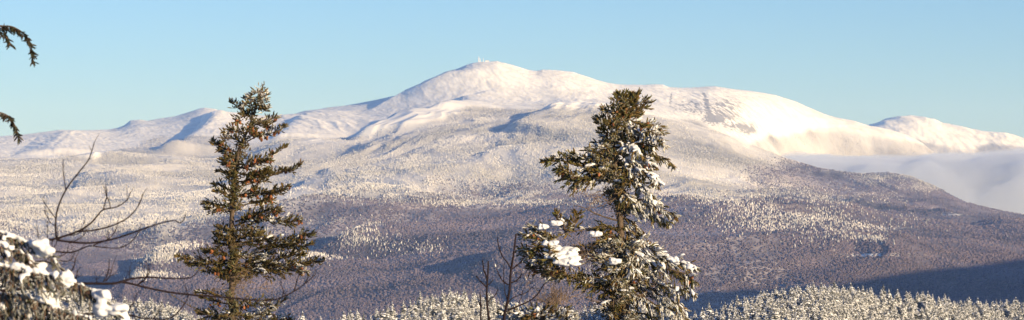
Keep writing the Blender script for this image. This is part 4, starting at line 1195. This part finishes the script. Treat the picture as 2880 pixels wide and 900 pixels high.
hanging_tree('tall dark spruce beyond the left edge with drooping branch tips hanging into the sky', 20.,
  [(-420, -300), (-420, 100), (-420, 500), (-420, 860)],
  [([(-420, 40), (-200, 50), (-60, 62), (0, 65), (30, 67), (55, 80), (70, 95), (78, 120), (83, 152)], dict(hu, L=(.13,.012), s0=.6)),
   ([(-420, 90), (-200, 80), (-40, 72), (0, 80), (15, 92), (24, 108)], dict(hu, L=(.08,.03), s0=.7)),
   ([(-420, 250), (-200, 255), (-50, 270), (0, 283), (22, 293), (36, 312), (42, 330), (46, 345)], dict(hu, L=(.09,.012), s0=.7)),
   ([(-420, 400), (-250, 420), (-120, 460)], hu), ([(-420, 0), (-560, 20), (-700, 70)], hu), ([(-420, 200), (-560, 220), (-740, 290)], hu)],
  4, green=(.04, .035, .02), r_tr=.12)
random.seed(1)
# ------------------------------------------------------------------ AIR
def volume_mat(name, color, density, aniso=0.):
    mt = bpy.data.materials.new(name); mt.use_nodes = True
    n = mt.node_tree; n.nodes.clear()
    out = n.nodes.new('ShaderNodeOutputMaterial'); v = n.nodes.new('ShaderNodeVolumePrincipled')
    v.inputs['Color'].default_value = (*color, 1); v.inputs['Density'].default_value = density
    if name == 'haze': v.inputs['Absorption Color'].default_value = (1, 1, 1, 1)
    v.inputs['Anisotropy'].default_value = aniso
    n.links.new(v.outputs[0], out.inputs['Volume'])
    return mt
x0, x1, y0, y1, z0, z1 = -62000, 62000, -300, 46000, -520, 1420
hz = obj('haze', mesh_np('haze', [[x0,y0,z0],[x1,y0,z0],[x1,y1,z0],[x0,y1,z0],[x0,y0,z1],[x1,y0,z1],[x1,y1,z1],[x0,y1,z1]],
    np.array([[0,3,2,1],[4,5,6,7],[0,1,5,4],[1,2,6,5],[2,3,7,6],[3,0,4,7]]), volume_mat('haze', HAZE_COL, HAZE_DEN)))
tag(hz, 'thin pale blue winter haze in the air over the valley', 'haze', None, 'stuff')

def cloud(name, top_fn, ys_, yb, bear0, bear1, dens, seed, amp, label):
    nx, ny = 300, 60
    b_ = np.linspace(bear0, bear1, nx)[None] * np.ones((ny, 1)); y_ = np.linspace(ys_, yb, ny)[:, None] * np.ones((1, nx))
    X = b_ * y_
    sx = 1288 + F * b_
    edge = np.minimum(sstep(0, .06, (b_ - bear0) / (bear1 - bear0)), np.minimum(sstep(0, .25, (y_ - ys_) / (yb - ys_)), sstep(0, .2, (yb - y_) / (yb - ys_))))
    top = zof(1288, top_fn(sx), y_)
    top = top + amp * (fbm(X / 900, y_ / 700, 4, seed) + .8 * fbm(X / 300, y_ / 260, 3, seed + 40))
    Zt = -420 + (top + 420) * edge ** .6 + 4 * edge * (1 - edge) * 190 * (fbm(X / 520, y_ / 420, 4, seed + 80) + .3)
    V = np.concatenate([np.stack([X, y_, Zt], -1).reshape(-1, 3), np.stack([X, y_, np.full_like(X, -430)], -1).reshape(-1, 3)])
    i_ = np.arange(ny - 1)[:, None] * nx; j_ = np.arange(nx - 1)[None]
    q = np.stack([i_ + j_, i_ + j_ + 1, i_ + nx + j_ + 1, i_ + nx + j_], -1).reshape(-1, 4)
    off = nx * ny
    q2 = q[:, ::-1] + off
    rim = []
    for k in range(nx - 1): rim += [[k + 1, k, k + off, k + 1 + off], [(ny-1)*nx + k, (ny-1)*nx + k + 1, (ny-1)*nx + k + 1 + off, (ny-1)*nx + k + off]]
    for k in range(ny - 1): rim += [[k*nx, (k+1)*nx, (k+1)*nx + off, k*nx + off], [(k+1)*nx + nx-1, k*nx + nx-1, k*nx + nx-1 + off, (k+1)*nx + nx-1 + off]]
    o = obj(name, mesh_np(name, V, [np.concatenate([q, q2, np.array(rim)])], volume_mat(name, CLOUD_COL, dens, .2), None, True))
    tag(o, label, 'cloud', None, 'stuff')
ct_ = curve([(1900,410),(1975,384),(2050,383),(2150,388),(2250,385),(2350,382),(2450,378),(2520,374),(2576,368),(2700,360),(3200,350)])
cloud('cloud_bank', lambda s: ct_(s) + 17, 18900, 22800, (1880 - 1288) / F, (3700 - 1288) / F, CLOUD_DEN, 7, 50, 'grey lilac cloud bank filling the valley behind the right hand ridge')
cloud('cloud_fringe', lambda s: ct_(s) + 9, 18700, 22900, (1860 - 1288) / F, (3750 - 1288) / F, CLOUD_DEN * .2, 9, 50, 'thin soft fringe of mist along the top of the valley cloud bank')
